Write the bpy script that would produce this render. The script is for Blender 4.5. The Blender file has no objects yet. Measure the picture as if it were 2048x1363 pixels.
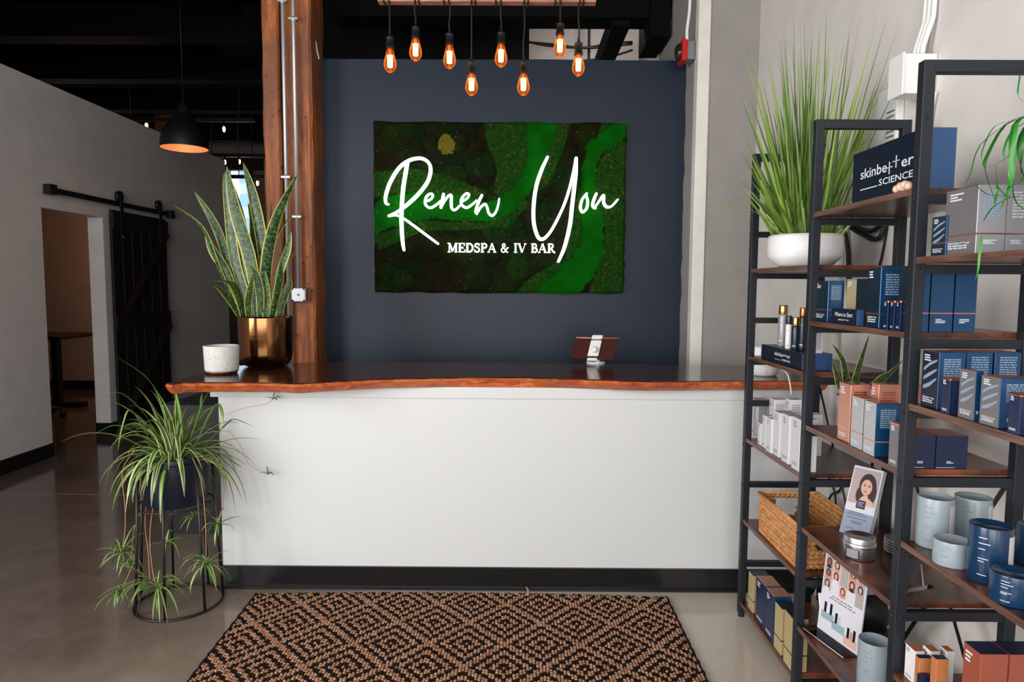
import bpy, bmesh, math, random
import numpy as np
from mathutils import Vector, Matrix
R = random.Random(7)
scn = bpy.context.scene
COL = scn.collection

# ------------------------------------------------------------------ camera
F_PX, EYE = 1353.0, 1.42
PITCH, ROLL, YAW = math.atan(110 / 1353.0), .006, .004
cam_data = bpy.data.cameras.new('camera'); cam = bpy.data.objects.new('camera', cam_data); COL.objects.link(cam)
cam_data.sensor_width = 36; cam_data.lens = 36 * F_PX / 2048; cam_data.clip_start = .05; cam_data.clip_end = 300
fw = Vector((-math.sin(YAW) * math.cos(PITCH), math.cos(YAW) * math.cos(PITCH), -math.sin(PITCH)))
rt = Vector((math.cos(YAW), math.sin(YAW), 0)); up = rt.cross(fw)
RX = rt * math.cos(ROLL) + up * math.sin(ROLL); UX = up * math.cos(ROLL) - rt * math.sin(ROLL)
cam.matrix_world = Matrix(((RX.x, UX.x, -fw.x, 0), (RX.y, UX.y, -fw.y, 0), (RX.z, UX.z, -fw.z, EYE), (0, 0, 0, 1)))
scn.camera = cam
scn.view_settings.view_transform = 'Standard'; scn.view_settings.look = 'None'
scn.view_settings.gamma = 1; scn.view_settings.use_curve_mapping = False
scn.view_settings.exposure = -0.1

# ------------------------------------------------------------------ world and main lights
w = bpy.data.worlds.new('sky'); scn.world = w; w.use_nodes = True
w.node_tree.nodes['Background'].inputs[0].default_value = (.80, .90, 1, 1)
w.node_tree.nodes['Background'].inputs[1].default_value = 2.4

def area(name, loc, rot, sx, sy, power, col):
    l = bpy.data.lights.new(name, 'AREA'); l.shape = 'RECTANGLE'; l.size = sx; l.size_y = sy
    l.energy = power; l.color = col
    o = bpy.data.objects.new(name, l); COL.objects.link(o); o.location = loc; o.rotation_euler = rot
    return o
# daylight through the shopfront windows behind the camera; added left fill brightens right wall
area('shopfront_daylight', (-.7, -2.35, 1.8), (math.radians(90), 0, 0), 4.0, 2.6, 232, (1, .985, .965))
area('left_fill', (-3.74, -.2, 1.9), (math.radians(90), 0, math.radians(-90)), 2.6, 2.2, 235, (1, .985, .965))

def point(name, loc, power, col, r=.03):
    l = bpy.data.lights.new(name, 'POINT'); l.energy = power; l.color = col; l.shadow_soft_size = r
    o = bpy.data.objects.new(name, l); COL.objects.link(o); o.location = loc; return o
point('side_room_lamp', (-4.45, 8.0, 2.1), 20, (1, .58, .34), .15)
point('back_room_lamp', (.7, 5.2, 3.6), 11, (1, .88, .80), .12)
point('back_hall_lamp', (-6.6, 10.4, 3.0), 14, (1, .85, .75), .12)

# ------------------------------------------------------------------ pixel -> plane helpers used to read places off the photograph
def ray(x, y): return RX * ((x - 1024) / F_PX) - UX * ((y - 681.5) / F_PX) + fw
O = Vector((0, 0, EYE))
def on_x(x, y, X): d = ray(x, y); return O + d * (X / d.x)
def on_y(x, y, Y): d = ray(x, y); return O + d * (Y / d.y)
def on_z(x, y, Z): d = ray(x, y); return O + d * ((Z - EYE) / d.z)
def pix(p):
    d = Vector(p) - O; z = d.dot(fw); return 1024 + F_PX * d.dot(RX) / z, 681.5 - F_PX * d.dot(UX) / z
def bis(f, t, a, b):
    fa = f(a) - t
    for _ in range(50):
        m = (a + b) / 2; fm = f(m) - t
        if (fa > 0) == (fm > 0): a, fa = m, fm
        else: b = m
    return (a + b) / 2

# ------------------------------------------------------------------ materials
def lin(c): return tuple(((v / 255) / 12.92 if v / 255 <= .04045 else ((v / 255 + .055) / 1.055) ** 2.4) for v in c) + (1,)
class NT:
    def __init__(s, name, col=(200, 200, 200), rough=.5, metal=0, spec=.5):
        s.m = bpy.data.materials.new(name); s.m.use_nodes = True; s.t = s.m.node_tree
        s.b = s.t.nodes['Principled BSDF']
        s.b.inputs['Base Color'].default_value = lin(col); s.b.inputs['Roughness'].default_value = rough
        s.b.inputs['Metallic'].default_value = metal; s.b.inputs['Specular IOR Level'].default_value = spec
        s.m.diffuse_color = lin(col)
    def n(s, typ, **kw):
        nd = s.t.nodes.new(typ)
        for k, v in kw.items():
            if k in nd.inputs: nd.inputs[k].default_value = v
            else: setattr(nd, k, v)
        return nd
    def l(s, a, b): s.t.links.new(a, b)
    def coords(s, scale=(1, 1, 1), kind='Object'):
        tc = s.n('ShaderNodeTexCoord'); mp = s.n('ShaderNodeMapping'); mp.inputs['Scale'].default_value = scale
        s.l(tc.outputs[kind], mp.inputs[0]); return mp.outputs[0]
    def world(s, scale=(1, 1, 1)):
        tc = s.n('ShaderNodeNewGeometry'); mp = s.n('ShaderNodeMapping'); mp.inputs['Scale'].default_value = scale
        s.l(tc.outputs['Position'], mp.inputs[0]); return mp.outputs[0]
    def noise(s, vec, scale, detail=4, rough=.55, dist=0):
        nd = s.n('ShaderNodeTexNoise'); nd.inputs['Scale'].default_value = scale; nd.inputs['Detail'].default_value = detail
        nd.inputs['Roughness'].default_value = rough; nd.inputs['Distortion'].default_value = dist
        s.l(vec, nd.inputs['Vector']); return nd.outputs['Fac']
    def ramp(s, fac, stops):
        nd = s.n('ShaderNodeValToRGB'); e = nd.color_ramp.elements
        while len(e) < len(stops): e.new(.5)
        for el, (p, c) in zip(e, stops): el.position = p; el.color = lin(c) if len(c) == 3 else c
        s.l(fac, nd.inputs[0]); return nd.outputs[0]
    def mix(s, fac, a, b, mode='MIX'):
        nd = s.n('ShaderNodeMix', data_type='RGBA', blend_type=mode)
        for sock, v in ((0, fac), (6, a), (7, b)):
            if hasattr(v, 'is_linked'): s.l(v, nd.inputs[sock])
            else: nd.inputs[sock].default_value = v if sock == 0 else (lin(v) if len(v) == 3 else v)
        return nd.outputs[2]
    def color(s, out): s.l(out, s.b.inputs['Base Color'])
    def rough(s, out): s.l(out, s.b.inputs['Roughness'])
    def bump(s, fac, strength=.3, dist=.002):
        nd = s.n('ShaderNodeBump'); nd.inputs['Strength'].default_value = strength; nd.inputs['Distance'].default_value = dist
        s.l(fac, nd.inputs['Height']); s.l(nd.outputs[0], s.b.inputs['Normal'])
M = {}
def plain(name, col, rough=.5, metal=0, spec=.5, grain=0):
    k = NT(name, col, rough, metal, spec)
    if grain:
        v = k.world(); f = k.noise(v, grain, 3)
        k.color(k.mix(f, tuple(c * .93 for c in col), tuple(min(255, c * 1.05) for c in col))); k.bump(f, .12, .001)
    M[name] = k.m; return k.m

plain('wall_paint', (160, 156, 152), .75, grain=6)
plain('left_paint_lit', (216, 211, 208), .75, grain=5)  # wall paint lightened, extra daylight on the left wall put into the colour
plain('stub_paint_shaded', (150, 146, 143), .8, grain=6)  # same wall paint darkened, shade on the stub put into the colour
plain('wall_paint_lit', (214, 209, 206), .8, grain=5)  # paler copy of the wall paint, stronger light put into the colour
plain('counter_paint', (197, 199, 200), .6)
plain('white_trim', (226, 224, 218), .55, grain=9)
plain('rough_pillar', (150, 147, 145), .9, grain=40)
k = NT('blue_paint', (28, 42, 60), .5, 0, .38); v = k.world(); f = k.noise(v, 2.2, 3)
k.color(k.mix(f, (11, 28, 46), (16, 34, 53))); M['blue_paint'] = k.m
plain('black_base', (20, 20, 22), .28, spec=.6)
k = NT('ceiling_black', (6, 6, 6), .8, 0, .12); v = k.world((1, 8, 1)); f = k.noise(v, 1.5, 4); k.color(k.mix(f, (3, 3, 3), (10, 9, 9))); M['ceiling_black'] = k.m
plain('black_metal', (18, 18, 19), .45)
k = NT('shelf_metal', (30, 35, 43), .48, .3, .5); v = k.world(); f = k.noise(v, 180, 2); k.bump(f, .1, .0005); M['shelf_metal'] = k.m
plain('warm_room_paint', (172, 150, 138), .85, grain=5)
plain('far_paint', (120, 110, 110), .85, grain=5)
plain('dark_door', (20, 14, 12), .55, grain=14)
plain('chrome', (200, 200, 205), .25, 1)
plain('white_plastic', (230, 230, 230), .4)
plain('grey_metal', (150, 152, 155), .35, .8)
plain('red_plastic', (190, 12, 14), .35)
plain('rubber_black', (12, 12, 12), .6)
plain('soil', (35, 25, 18), .95, grain=120)

# polished concrete floor
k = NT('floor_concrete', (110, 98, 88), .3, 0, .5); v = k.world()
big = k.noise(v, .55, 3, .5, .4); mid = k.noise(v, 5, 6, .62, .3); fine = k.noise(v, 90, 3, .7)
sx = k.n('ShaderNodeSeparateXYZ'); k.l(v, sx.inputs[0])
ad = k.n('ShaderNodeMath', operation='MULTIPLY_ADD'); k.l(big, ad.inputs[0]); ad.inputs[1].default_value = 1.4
mm = k.n('ShaderNodeMath', operation='MULTIPLY_ADD'); k.l(sx.outputs[0], mm.inputs[0]); mm.inputs[1].default_value = .25; mm.inputs[2].default_value = .13  # concrete paler towards the right, light falloff painted into the colour
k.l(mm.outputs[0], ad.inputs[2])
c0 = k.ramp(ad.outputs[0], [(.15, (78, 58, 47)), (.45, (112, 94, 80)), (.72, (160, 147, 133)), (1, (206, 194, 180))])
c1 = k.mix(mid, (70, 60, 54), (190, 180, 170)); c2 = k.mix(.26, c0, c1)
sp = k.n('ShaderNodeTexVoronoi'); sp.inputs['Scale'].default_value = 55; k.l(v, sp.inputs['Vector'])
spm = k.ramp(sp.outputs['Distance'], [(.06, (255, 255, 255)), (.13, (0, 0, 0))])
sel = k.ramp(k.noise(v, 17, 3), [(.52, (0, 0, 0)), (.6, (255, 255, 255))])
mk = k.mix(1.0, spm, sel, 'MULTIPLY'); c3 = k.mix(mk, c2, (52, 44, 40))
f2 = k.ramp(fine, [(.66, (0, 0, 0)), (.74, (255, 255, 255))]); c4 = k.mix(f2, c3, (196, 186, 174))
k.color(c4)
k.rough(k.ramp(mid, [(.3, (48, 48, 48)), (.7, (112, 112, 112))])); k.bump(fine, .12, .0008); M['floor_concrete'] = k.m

# old timber
k = NT('timber', (120, 66, 36), .6, 0, .4); v = k.world((9, 9, .9)); g = k.noise(v, 3.5, 8, .65, .6)
v2 = k.world((1, 1, 1)); h = k.noise(v2, 2.1, 4)
c0 = k.ramp(g, [(.3, (84, 42, 22)), (.48, (150, 84, 40)), (.62, (180, 106, 52)), (.8, (132, 74, 40))])
c1 = k.mix(k.ramp(h, [(.42, (0, 0, 0)), (.62, (255, 255, 255))]), c0, (116, 72, 50)); 
sp = k.n('ShaderNodeTexVoronoi'); sp.inputs['Scale'].default_value = 26; k.l(k.world((1, 1, .5)), sp.inputs['Vector'])
spm = k.ramp(sp.outputs['Distance'], [(.07, (255, 255, 255)), (.14, (0, 0, 0))]); c2 = k.mix(spm, c1, (34, 18, 12))
k.color(c2); k.bump(g, .5, .004); M['timber'] = k.m
# slab
k = NT('slab_top', (50, 30, 22), .23, 0, .55); v = k.world((1.2, 11, 11)); g = k.noise(v, 3, 8, .65, 1.0)
k.color(k.ramp(g, [(.3, (32, 16, 12)), (.5, (66, 36, 25)), (.72, (112, 60, 36))])); k.bump(g, .25, .0015)
k.rough(k.ramp(g, [(.3, (80, 80, 80)), (.8, (135, 135, 135))])); M['slab_top'] = k.m
k = NT('slab_edge', (150, 72, 38), .38, 0, .5); v = k.world((2.5, 10, 14)); g = k.noise(v, 4, 8, .7, 1.4); h = k.noise(k.world((1, 1, 1)), 3.2, 3)
c0 = k.ramp(g, [(.28, (74, 28, 14)), (.42, (170, 78, 34)), (.6, (206, 112, 58)), (.78, (238, 160, 112))])
k.color(k.mix(k.ramp(h, [(.4, (0, 0, 0)), (.6, (255, 255, 255))]), k.mix(.4, c0, (128, 44, 22)), c0)); k.bump(g, .6, .004); M['slab_edge'] = k.m
# rustic shelf board
k = NT('shelf_board', (80, 48, 34), .27, 0, .5); v = k.world((14, 1.6, 14)); g = k.noise(v, 2.4, 7, .65, .8); h = k.noise(k.world(), 6, 3)
c0 = k.ramp(g, [(.3, (28, 14, 11)), (.5, (58, 31, 22)), (.75, (98, 56, 34))])
k.color(k.mix(k.ramp(h, [(.45, (0, 0, 0)), (.7, (255, 255, 255))]), c0, (134, 70, 34))); k.bump(g, .15, .001); M['shelf_board'] = k.m
k = NT('shelf_edge', (120, 88, 74), .4); v = k.world((30, 2, 30)); g = k.noise(v, 3, 5); k.color(k.ramp(g, [(.3, (62, 38, 30)), (.7, (118, 84, 70))])); M['shelf_edge'] = k.m
k = NT('plank_pine', (176, 120, 96), .6); v = k.world((1.5, 14, 14)); g = k.noise(v, 4, 6, .6, .5); k.color(k.ramp(g, [(.3, (120, 74, 56)), (.55, (176, 118, 94)), (.8, (206, 160, 136))])); M['plank_pine'] = k.m

# leaves: UV u across, v along
def leafmat(name, edge, mid, dark, band=0, stripe=None, rough=.38, edgew=.13, blot=0):
    k = NT(name, mid, rough, 0, .5)
    uv = k.n('ShaderNodeTexCoord'); sp = k.n('ShaderNodeSeparateXYZ'); k.l(uv.outputs['UV'], sp.inputs[0])
    a = k.n('ShaderNodeMath', operation='SUBTRACT'); k.l(sp.outputs[0], a.inputs[0]); a.inputs[1].default_value = .5
    b = k.n('ShaderNodeMath', operation='ABSOLUTE'); k.l(a.outputs[0], b.inputs[0])
    oi = k.n('ShaderNodeObjectInfo')
    if band:
        mp = k.n('ShaderNodeMapping'); mp.inputs['Scale'].default_value = (1.6, band, 1); k.l(uv.outputs['UV'], mp.inputs[0])
        cb = k.n('ShaderNodeCombineXYZ'); k.l(oi.outputs['Random'], cb.inputs[2])
        va = k.n('ShaderNodeVectorMath', operation='ADD'); k.l(mp.outputs[0], va.inputs[0])
        vs = k.n('ShaderNodeVectorMath', operation='SCALE'); vs.inputs['Scale'].default_value = 30; k.l(cb.outputs[0], vs.inputs[0]); k.l(vs.outputs[0], va.inputs[1])
        g = k.noise(va.outputs[0], 1.6, 5, .7, .8)
        c = k.ramp(g, [(.44, dark), (.53, mid), (.64, blot or mid)])
    else:
        c = k.mix(oi.outputs['Random'], dark, mid)
    if stripe:
        f = k.ramp(b.outputs[0], [(.10, (255, 255, 255)), (.2, (0, 0, 0))]); c = k.mix(f, c, stripe)
    if edge:
        f = k.ramp(b.outputs[0], [(.5 - edgew, (0, 0, 0)), (.5 - edgew * .65, (255, 255, 255))]); c = k.mix(f, c, edge)
    k.color(c); k.b.inputs['Subsurface Weight'].default_value = 0
    M[name] = k.m; return k.m
leafmat('snake_leaf', (186, 178, 84), (52, 86, 38), (16, 38, 18), band=30, blot=(88, 120, 62), rough=.42, edgew=.10)
leafmat('snake_leaf_pale', (170, 176, 92), (96, 124, 82), (46, 76, 44), band=24, blot=(140, 160, 122), rough=.42, edgew=.09)
leafmat('spider_leaf', (70, 104, 40), (70, 110, 40), (56, 92, 34), stripe=(214, 218, 160), edgew=.16)
leafmat('spider_leaf_edge', (196, 200, 140), (64, 104, 40), (48, 84, 32), edgew=.22)
leafmat('spider_leaf_green', None, (84, 128, 48), (48, 84, 30), stripe=(150, 176, 96))
leafmat('grass_blade', None, (130, 160, 58), (44, 80, 30), rough=.35)
leafmat('house_leaf', None, (48, 130, 40), (30, 92, 26), rough=.3)
plain('runner_stem', (176, 132, 96), .6)

# metal, glass, packaging
k = NT('brass', (134, 94, 60), .3, 1); v = k.coords((1, 1, .02)); g = k.noise(k.world((1, 1, 60)), 8, 3); k.rough(k.ramp(g, [(.3, (84, 84, 84)), (.7, (110, 110, 110))])); M['brass'] = k.m
plain('copper_foil', (205, 128, 98), .32, .85)
plain('copper_lid', (196, 112, 72), .28, .9)
plain('gold_cap', (196, 152, 92), .25, 1)
plain('gold_card', (196, 176, 130), .35, .35)
plain('rose_card', (202, 142, 122), .36, .45)
plain('silver_card', (176, 178, 180), .34, .3)
plain('navy_card', (10, 30, 66), .32, .1)
plain('navy_dark', (10, 22, 40), .35)
plain('blue_card', (20, 66, 108), .28, .25)
plain('blue_flat', (36, 72, 118), .5)
plain('teal_card', (14, 36, 52), .3, .1)
plain('white_card', (226, 226, 228), .5)
plain('pale_card', (196, 196, 200), .5)
plain('grey_card', (104, 100, 102), .4)
plain('grey_card_light', (150, 150, 156), .33, .2)
plain('orange_card', (182, 112, 70), .45)
plain('rust_card', (142, 72, 54), .45)
plain('print_white', (206, 212, 222), .6)
plain('print_grey', (130, 132, 138), .6)
plain('print_pale', (126, 148, 172), .6)
plain('tin_metal', (188, 190, 194), .34, 1)
plain('grey_enamel', (140, 154, 162), .28)
plain('blue_enamel', (14, 48, 80), .22)
plain('tape_steel', (190, 192, 196), .4, .6)
def emit(name, col, st):
    m = bpy.data.materials.new(name); m.use_nodes = True; t = m.node_tree; t.nodes.clear()
    e = t.nodes.new('ShaderNodeEmission'); e.inputs[0].default_value = lin(col); e.inputs[1].default_value = st
    o = t.nodes.new('ShaderNodeOutputMaterial'); t.links.new(e.outputs[0], o.inputs[0]); m.diffuse_color = lin(col); M[name] = m
emit('filament', (255, 222, 160), 7)
emit('sign_glow', (245, 255, 252), 2.6)
emit('far_bulb', (255, 190, 120), 6)
def tinted_glass(name, col, refl=.12, haze=0):
    m = bpy.data.materials.new(name); m.use_nodes = True; t = m.node_tree; t.nodes.clear()
    tr = t.nodes.new('ShaderNodeBsdfTransparent'); tr.inputs[0].default_value = lin(col)
    gl = t.nodes.new('ShaderNodeBsdfGlossy'); gl.inputs['Roughness'].default_value = .05; gl.inputs[0].default_value = (1, 1, 1, 1)
    lw = t.nodes.new('ShaderNodeLayerWeight'); lw.inputs[0].default_value = refl
    mx = t.nodes.new('ShaderNodeMixShader'); t.links.new(lw.outputs['Fresnel'], mx.inputs[0]); t.links.new(tr.outputs[0], mx.inputs[1]); t.links.new(gl.outputs[0], mx.inputs[2])
    o = t.nodes.new('ShaderNodeOutputMaterial'); t.links.new(mx.outputs[0], o.inputs[0]); m.diffuse_color = lin(col); M[name] = m
k = NT('amber_glass', (232, 130, 60), .05); t = k.t
lwn = k.n('ShaderNodeLayerWeight'); lwn.inputs[0].default_value = .35
colr = k.ramp(lwn.outputs['Facing'], [(.3, (255, 222, 184)), (.75, (240, 140, 74)), (1, (190, 84, 34))])
tr = k.n('ShaderNodeBsdfTransparent'); k.l(colr, tr.inputs[0])
gl = k.n('ShaderNodeBsdfGlossy'); gl.inputs['Roughness'].default_value = .06; gl.inputs[0].default_value = lin((255, 190, 140))
mx = k.n('ShaderNodeMixShader'); fr = k.n('ShaderNodeLayerWeight'); fr.inputs[0].default_value = .25
k.l(fr.outputs['Fresnel'], mx.inputs[0]); k.l(tr.outputs[0], mx.inputs[1]); k.l(gl.outputs[0], mx.inputs[2])
df = k.n('ShaderNodeBsdfTranslucent'); df.inputs[0].default_value = lin((255, 160, 84)); m2 = k.n('ShaderNodeMixShader')
fc = k.n('ShaderNodeMath', operation='MULTIPLY'); k.l(lwn.outputs['Facing'], fc.inputs[0]); k.l(lwn.outputs['Facing'], fc.inputs[1]); fd = k.n('ShaderNodeMath', operation='MULTIPLY_ADD'); k.l(fc.outputs[0], fd.inputs[0]); fd.inputs[1].default_value = .8; fd.inputs[2].default_value = .08
k.l(fd.outputs[0], m2.inputs[0]); k.l(mx.outputs[0], m2.inputs[1]); k.l(df.outputs[0], m2.inputs[2])
k.l(m2.outputs[0], t.nodes['Material Output'].inputs[0]); M['amber_glass'] = k.m
tinted_glass('clear_plastic', (232, 235, 240), .12)
tinted_glass('window_glass', (240, 246, 250), .1)
k = NT('speckled_concrete', (196, 194, 190), .8); v = k.coords(); g = k.noise(v, 60, 3); sp = k.n('ShaderNodeTexVoronoi'); sp.inputs['Scale'].default_value = 75; k.l(v, sp.inputs['Vector'])
s1 = k.ramp(sp.outputs['Distance'], [(.14, (255, 255, 255)), (.22, (0, 0, 0))]); s2 = k.ramp(k.noise(v, 22, 2), [(.5, (0, 0, 0)), (.58, (255, 255, 255))])
k.color(k.mix(k.mix(1., s1, s2, 'MULTIPLY'), k.mix(g, (184, 182, 178), (214, 212, 208)), (52, 48, 44))); k.bump(sp.outputs['Distance'], .3, .001); M['speckled_concrete'] = k.m
plain('white_glaze', (226, 226, 226), .35)
plain('navy_pot', (18, 24, 40), .4)
plain('terracotta_grey', (140, 152, 156), .6)
k = NT('wicker', (176, 118, 66), .6); v = k.world((1, 1, 1)); g = k.noise(v, 60, 4); h = k.noise(v, 7, 2)
c0 = k.ramp(g, [(.3, (126, 76, 36)), (.5, (196, 138, 82)), (.75, (232, 188, 134))]); k.color(k.mix(h, c0, (178, 120, 68))); M['wicker'] = k.m
k = NT('jute_tan', (160, 114, 88), .95, 0, .1); v = k.world(); g = k.noise(v, 70, 3); k.color(k.ramp(g, [(.3, (122, 86, 66)), (.5, (156, 116, 92)), (.72, (184, 150, 126))])); M['jute_tan'] = k.m
k = NT('jute_dark', (30, 23, 22), .95, 0, .1); v = k.world(); g = k.noise(v, 70, 3); k.color(k.ramp(g, [(.35, (22, 16, 15)), (.6, (38, 29, 27))])); M['jute_dark'] = k.m

# ------------------------------------------------------------------ geometry helpers
STUFF = {'printed_text', 'braid', 'fine_print', 'striped_label', 'printed_pictures', 'cover_print', 'lettering', 'wordmark', 'printed_label', 'tissue_paper'}
def wloc(o):
    v = Vector((0, 0, 0))
    while o is not None: v += o.location; o = o.parent
    return v
class MB:
    def __init__(s): s.v = []; s.f = []; s.m = []; s.uv = []; s.ms = []; s.sm = []
    def mi(s, mat):
        if mat not in s.ms: s.ms.append(mat)
        return s.ms.index(mat)
    def face(s, idx, mat, uv=None, smooth=False):
        s.f.append(tuple(idx)); s.m.append(s.mi(mat)); s.uv.append(uv); s.sm.append(smooth)
    def box(s, x0, x1, y0, y1, z0, z1, mat, left=None, front=None, top=None, bottom=None):
        a = len(s.v); s.v += [Vector(p) for p in ((x0, y0, z0), (x1, y0, z0), (x1, y1, z0), (x0, y1, z0), (x0, y0, z1), (x1, y0, z1), (x1, y1, z1), (x0, y1, z1))]
        for q, mm in (((0, 1, 5, 4), front), ((1, 2, 6, 5), None), ((2, 3, 7, 6), None), ((3, 0, 4, 7), left), ((4, 5, 6, 7), top), ((3, 2, 1, 0), bottom)):
            s.face([a + i for i in q], mm or mat)
        return s
    def obox(s, c, ax, ay, az, mat):           # oriented box from centre and half vectors
        a = len(s.v); c = Vector(c); ax = Vector(ax); ay = Vector(ay); az = Vector(az)
        s.v += [c + ax * i + ay * j + az * l for l in (-1, 1) for i, j in ((-1, -1), (1, -1), (1, 1), (-1, 1))]
        for q in ((3, 2, 1, 0), (4, 5, 6, 7), (0, 1, 5, 4), (1, 2, 6, 5), (2, 3, 7, 6), (3, 0, 4, 7)): s.face([a + i for i in q], mat)
        return s
    def bar(s, p, q, w, d, mat, up=(0, 0, 1)):
        p = Vector(p); q = Vector(q); t = (q - p); L = t.length; t.normalize(); u = Vector(up)
        if abs(t.dot(u)) > .98: u = Vector((0, 1, 0))
        sx = t.cross(u).normalized(); sy = sx.cross(t).normalized()
        return s.obox((p + q) / 2, sx * w / 2, sy * d / 2, t * L / 2, mat)
    def tube(s, pts, r, mat, n=8, caps=True):
        pts = [Vector(p) for p in pts]; rs = r if isinstance(r, (list, tuple)) else [r] * len(pts)
        a = len(s.v); prev = None
        for i, p in enumerate(pts):
            t = (pts[min(i + 1, len(pts) - 1)] - pts[max(i - 1, 0)]).normalized()
            if prev is None:
                u = Vector((0, 0, 1)) if abs(t.z) < .9 else Vector((1, 0, 0)); sx = t.cross(u).normalized()
            else: sx = (prev - t * prev.dot(t)).normalized()
            prev = sx; sy = t.cross(sx)
            for j in range(n):
                an = 2 * math.pi * j / n; s.v.append(p + (sx * math.cos(an) + sy * math.sin(an)) * rs[i])
        for i in range(len(pts) - 1):
            for j in range(n):
                s.face([a + i * n + j, a + i * n + (j + 1) % n, a + (i + 1) * n + (j + 1) % n, a + (i + 1) * n + j], mat, smooth=True)
        if caps:
            s.face([a + j for j in range(n)][::-1], mat); s.face([a + (len(pts) - 1) * n + j for j in range(n)], mat)
        return s
    def lathe(s, c, prof, mat, n=32, mats=None):   # prof: (r, z) list, z relative to c
        a = len(s.v); c = Vector(c)
        for r, z in prof:
            for j in range(n):
                an = 2 * math.pi * j / n; s.v.append(c + Vector((r * math.cos(an), r * math.sin(an), z)))
        for i in range(len(prof) - 1):
            mm = mats[i] if mats else mat
            for j in range(n):
                s.face([a + i * n + j, a + i * n + (j + 1) % n, a + (i + 1) * n + (j + 1) % n, a + (i + 1) * n + j], mm, smooth=True)
        return s
    def disc(s, c, r, mat, n=24, ax=(1, 0, 0), ay=(0, 1, 0), ry=None):
        a = len(s.v); c = Vector(c); ax = Vector(ax); ay = Vector(ay); ry = ry or r
        s.v += [c + ax * (r * math.cos(2 * math.pi * j / n)) + ay * (ry * math.sin(2 * math.pi * j / n)) for j in range(n)]
        s.face(range(a, a + n), mat); return s
    def poly(s, pts, mat):
        a = len(s.v); s.v += [Vector(p) for p in pts]; s.face(range(a, a + len(pts)), mat); return s
    def prism(s, pts, dv, mat):
        a = len(s.v); n = len(pts); dv = Vector(dv); s.v += [Vector(p) for p in pts] + [Vector(p) + dv for p in pts]
        s.face(range(a, a + n), mat); s.face(reversed(range(a + n, a + 2 * n)), mat)
        for i in range(n): s.face([a + i, a + n + i, a + n + (i + 1) % n, a + (i + 1) % n], mat)
        return s
    def ball(s, c, r, mat, n=8, m=5, ax=None):
        a = len(s.v); c = Vector(c); ax = ax or (Vector((r, 0, 0)), Vector((0, r, 0)), Vector((0, 0, r)))
        for i in range(m + 1):
            ph = math.pi * i / m
            for j in range(n):
                th = 2 * math.pi * j / n
                s.v.append(c + ax[0] * (math.sin(ph) * math.cos(th)) + ax[1] * (math.sin(ph) * math.sin(th)) + ax[2] * math.cos(ph))
        for i in range(m):
            for j in range(n): s.face([a + i * n + j, a + (i + 1) * n + j, a + (i + 1) * n + (j + 1) % n, a + i * n + (j + 1) % n], mat, smooth=True)
        return s
    def leaf(s, pts, wid, mat, side=None, fold=.18):   # ribbon with folded middle; wid: list of half widths
        pts = [Vector(p) for p in pts]; a = len(s.v); n = len(pts)
        for i, p in enumerate(pts):
            t = (pts[min(i + 1, n - 1)] - pts[max(i - 1, 0)]).normalized()
            sd = Vector(side) if side is not None else t.cross(Vector((0, 0, 1)))
            if sd.length < 1e-3: sd = Vector((1, 0, 0))
            sd = (sd - t * sd.dot(t)).normalized(); nn = t.cross(sd).normalized()
            wd = wid[i]
            s.v += [p - sd * wd, p - nn * wd * fold, p + sd * wd]
        for i in range(n - 1):
            for j in (0, 1):
                b = a + i * 3 + j; v0, v1 = i / (n - 1), (i + 1) / (n - 1)
                s.face([b, b + 1, b + 4, b + 3], mat, [(j / 2, v0), ((j + 1) / 2, v0), ((j + 1) / 2, v1), (j / 2, v1)], smooth=True)
        return s
    def text(s, string, o, rtv, upv, h, mat, width=None, shear=0):
        vs, fs, W = text_geo(string); a = len(s.v); o = Vector(o); rtv = Vector(rtv).normalized(); upv = Vector(upv).normalized()
        kx = width / W if width else h
        s.v += [o + rtv * ((x + shear * y) * kx) + upv * (y * h) for x, y in vs]
        for f in fs: s.face([a + i for i in f], mat)
        return s
    def build(s, name, parent=None, origin=None, label=None, cat=None, group=None, kind=None):
        me = bpy.data.meshes.new(name); o = bpy.data.objects.new(name, me); COL.objects.link(o)
        if parent is not None: o.parent = parent; off = wloc(parent)
        elif origin is not None: off = Vector(origin)
        else:
            xs = [v.x for v in s.v]; ys = [v.y for v in s.v]; off = Vector(((min(xs) + max(xs)) / 2, (min(ys) + max(ys)) / 2, min(v.z for v in s.v)))
        if parent is None: o.location = off
        me.from_pydata([tuple(v - off) for v in s.v], [], s.f)
        for mm in s.ms: me.materials.append(M[mm])
        me.polygons.foreach_set('material_index', s.m); me.polygons.foreach_set('use_smooth', s.sm)
        if any(s.uv):
            ul = me.uv_layers.new(name='UVMap'); i = 0
            for p, u in zip(me.polygons, s.uv):
                for li, q in zip(p.loop_indices, u or [(0, 0)] * len(p.vertices)): ul.data[li].uv = q
        me.update()
        if label: o['label'] = label
        if cat: o['category'] = cat
        if group: o['group'] = group
        if kind: o['kind'] = kind
        if name in STUFF: o['kind'] = 'stuff'
        return o
_tg = {}
def text_geo(string):
    if string not in _tg:
        cu = bpy.data.curves.new('t', 'FONT'); cu.body = string; cu.size = 1; cu.resolution_u = 2; cu.offset = .012
        ob = bpy.data.objects.new('t', cu); COL.objects.link(ob)
        dg = bpy.context.evaluated_depsgraph_get(); ev = ob.evaluated_get(dg); me = ev.to_mesh()
        vs = [(v.co.x, v.co.y) for v in me.vertices]; fs = [tuple(p.vertices) for p in me.polygons]
        ev.to_mesh_clear(); bpy.data.objects.remove(ob); bpy.data.curves.remove(cu)
        _tg[string] = (vs, fs, max(x for x, y in vs) if vs else 1)
    return _tg[string]
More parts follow.
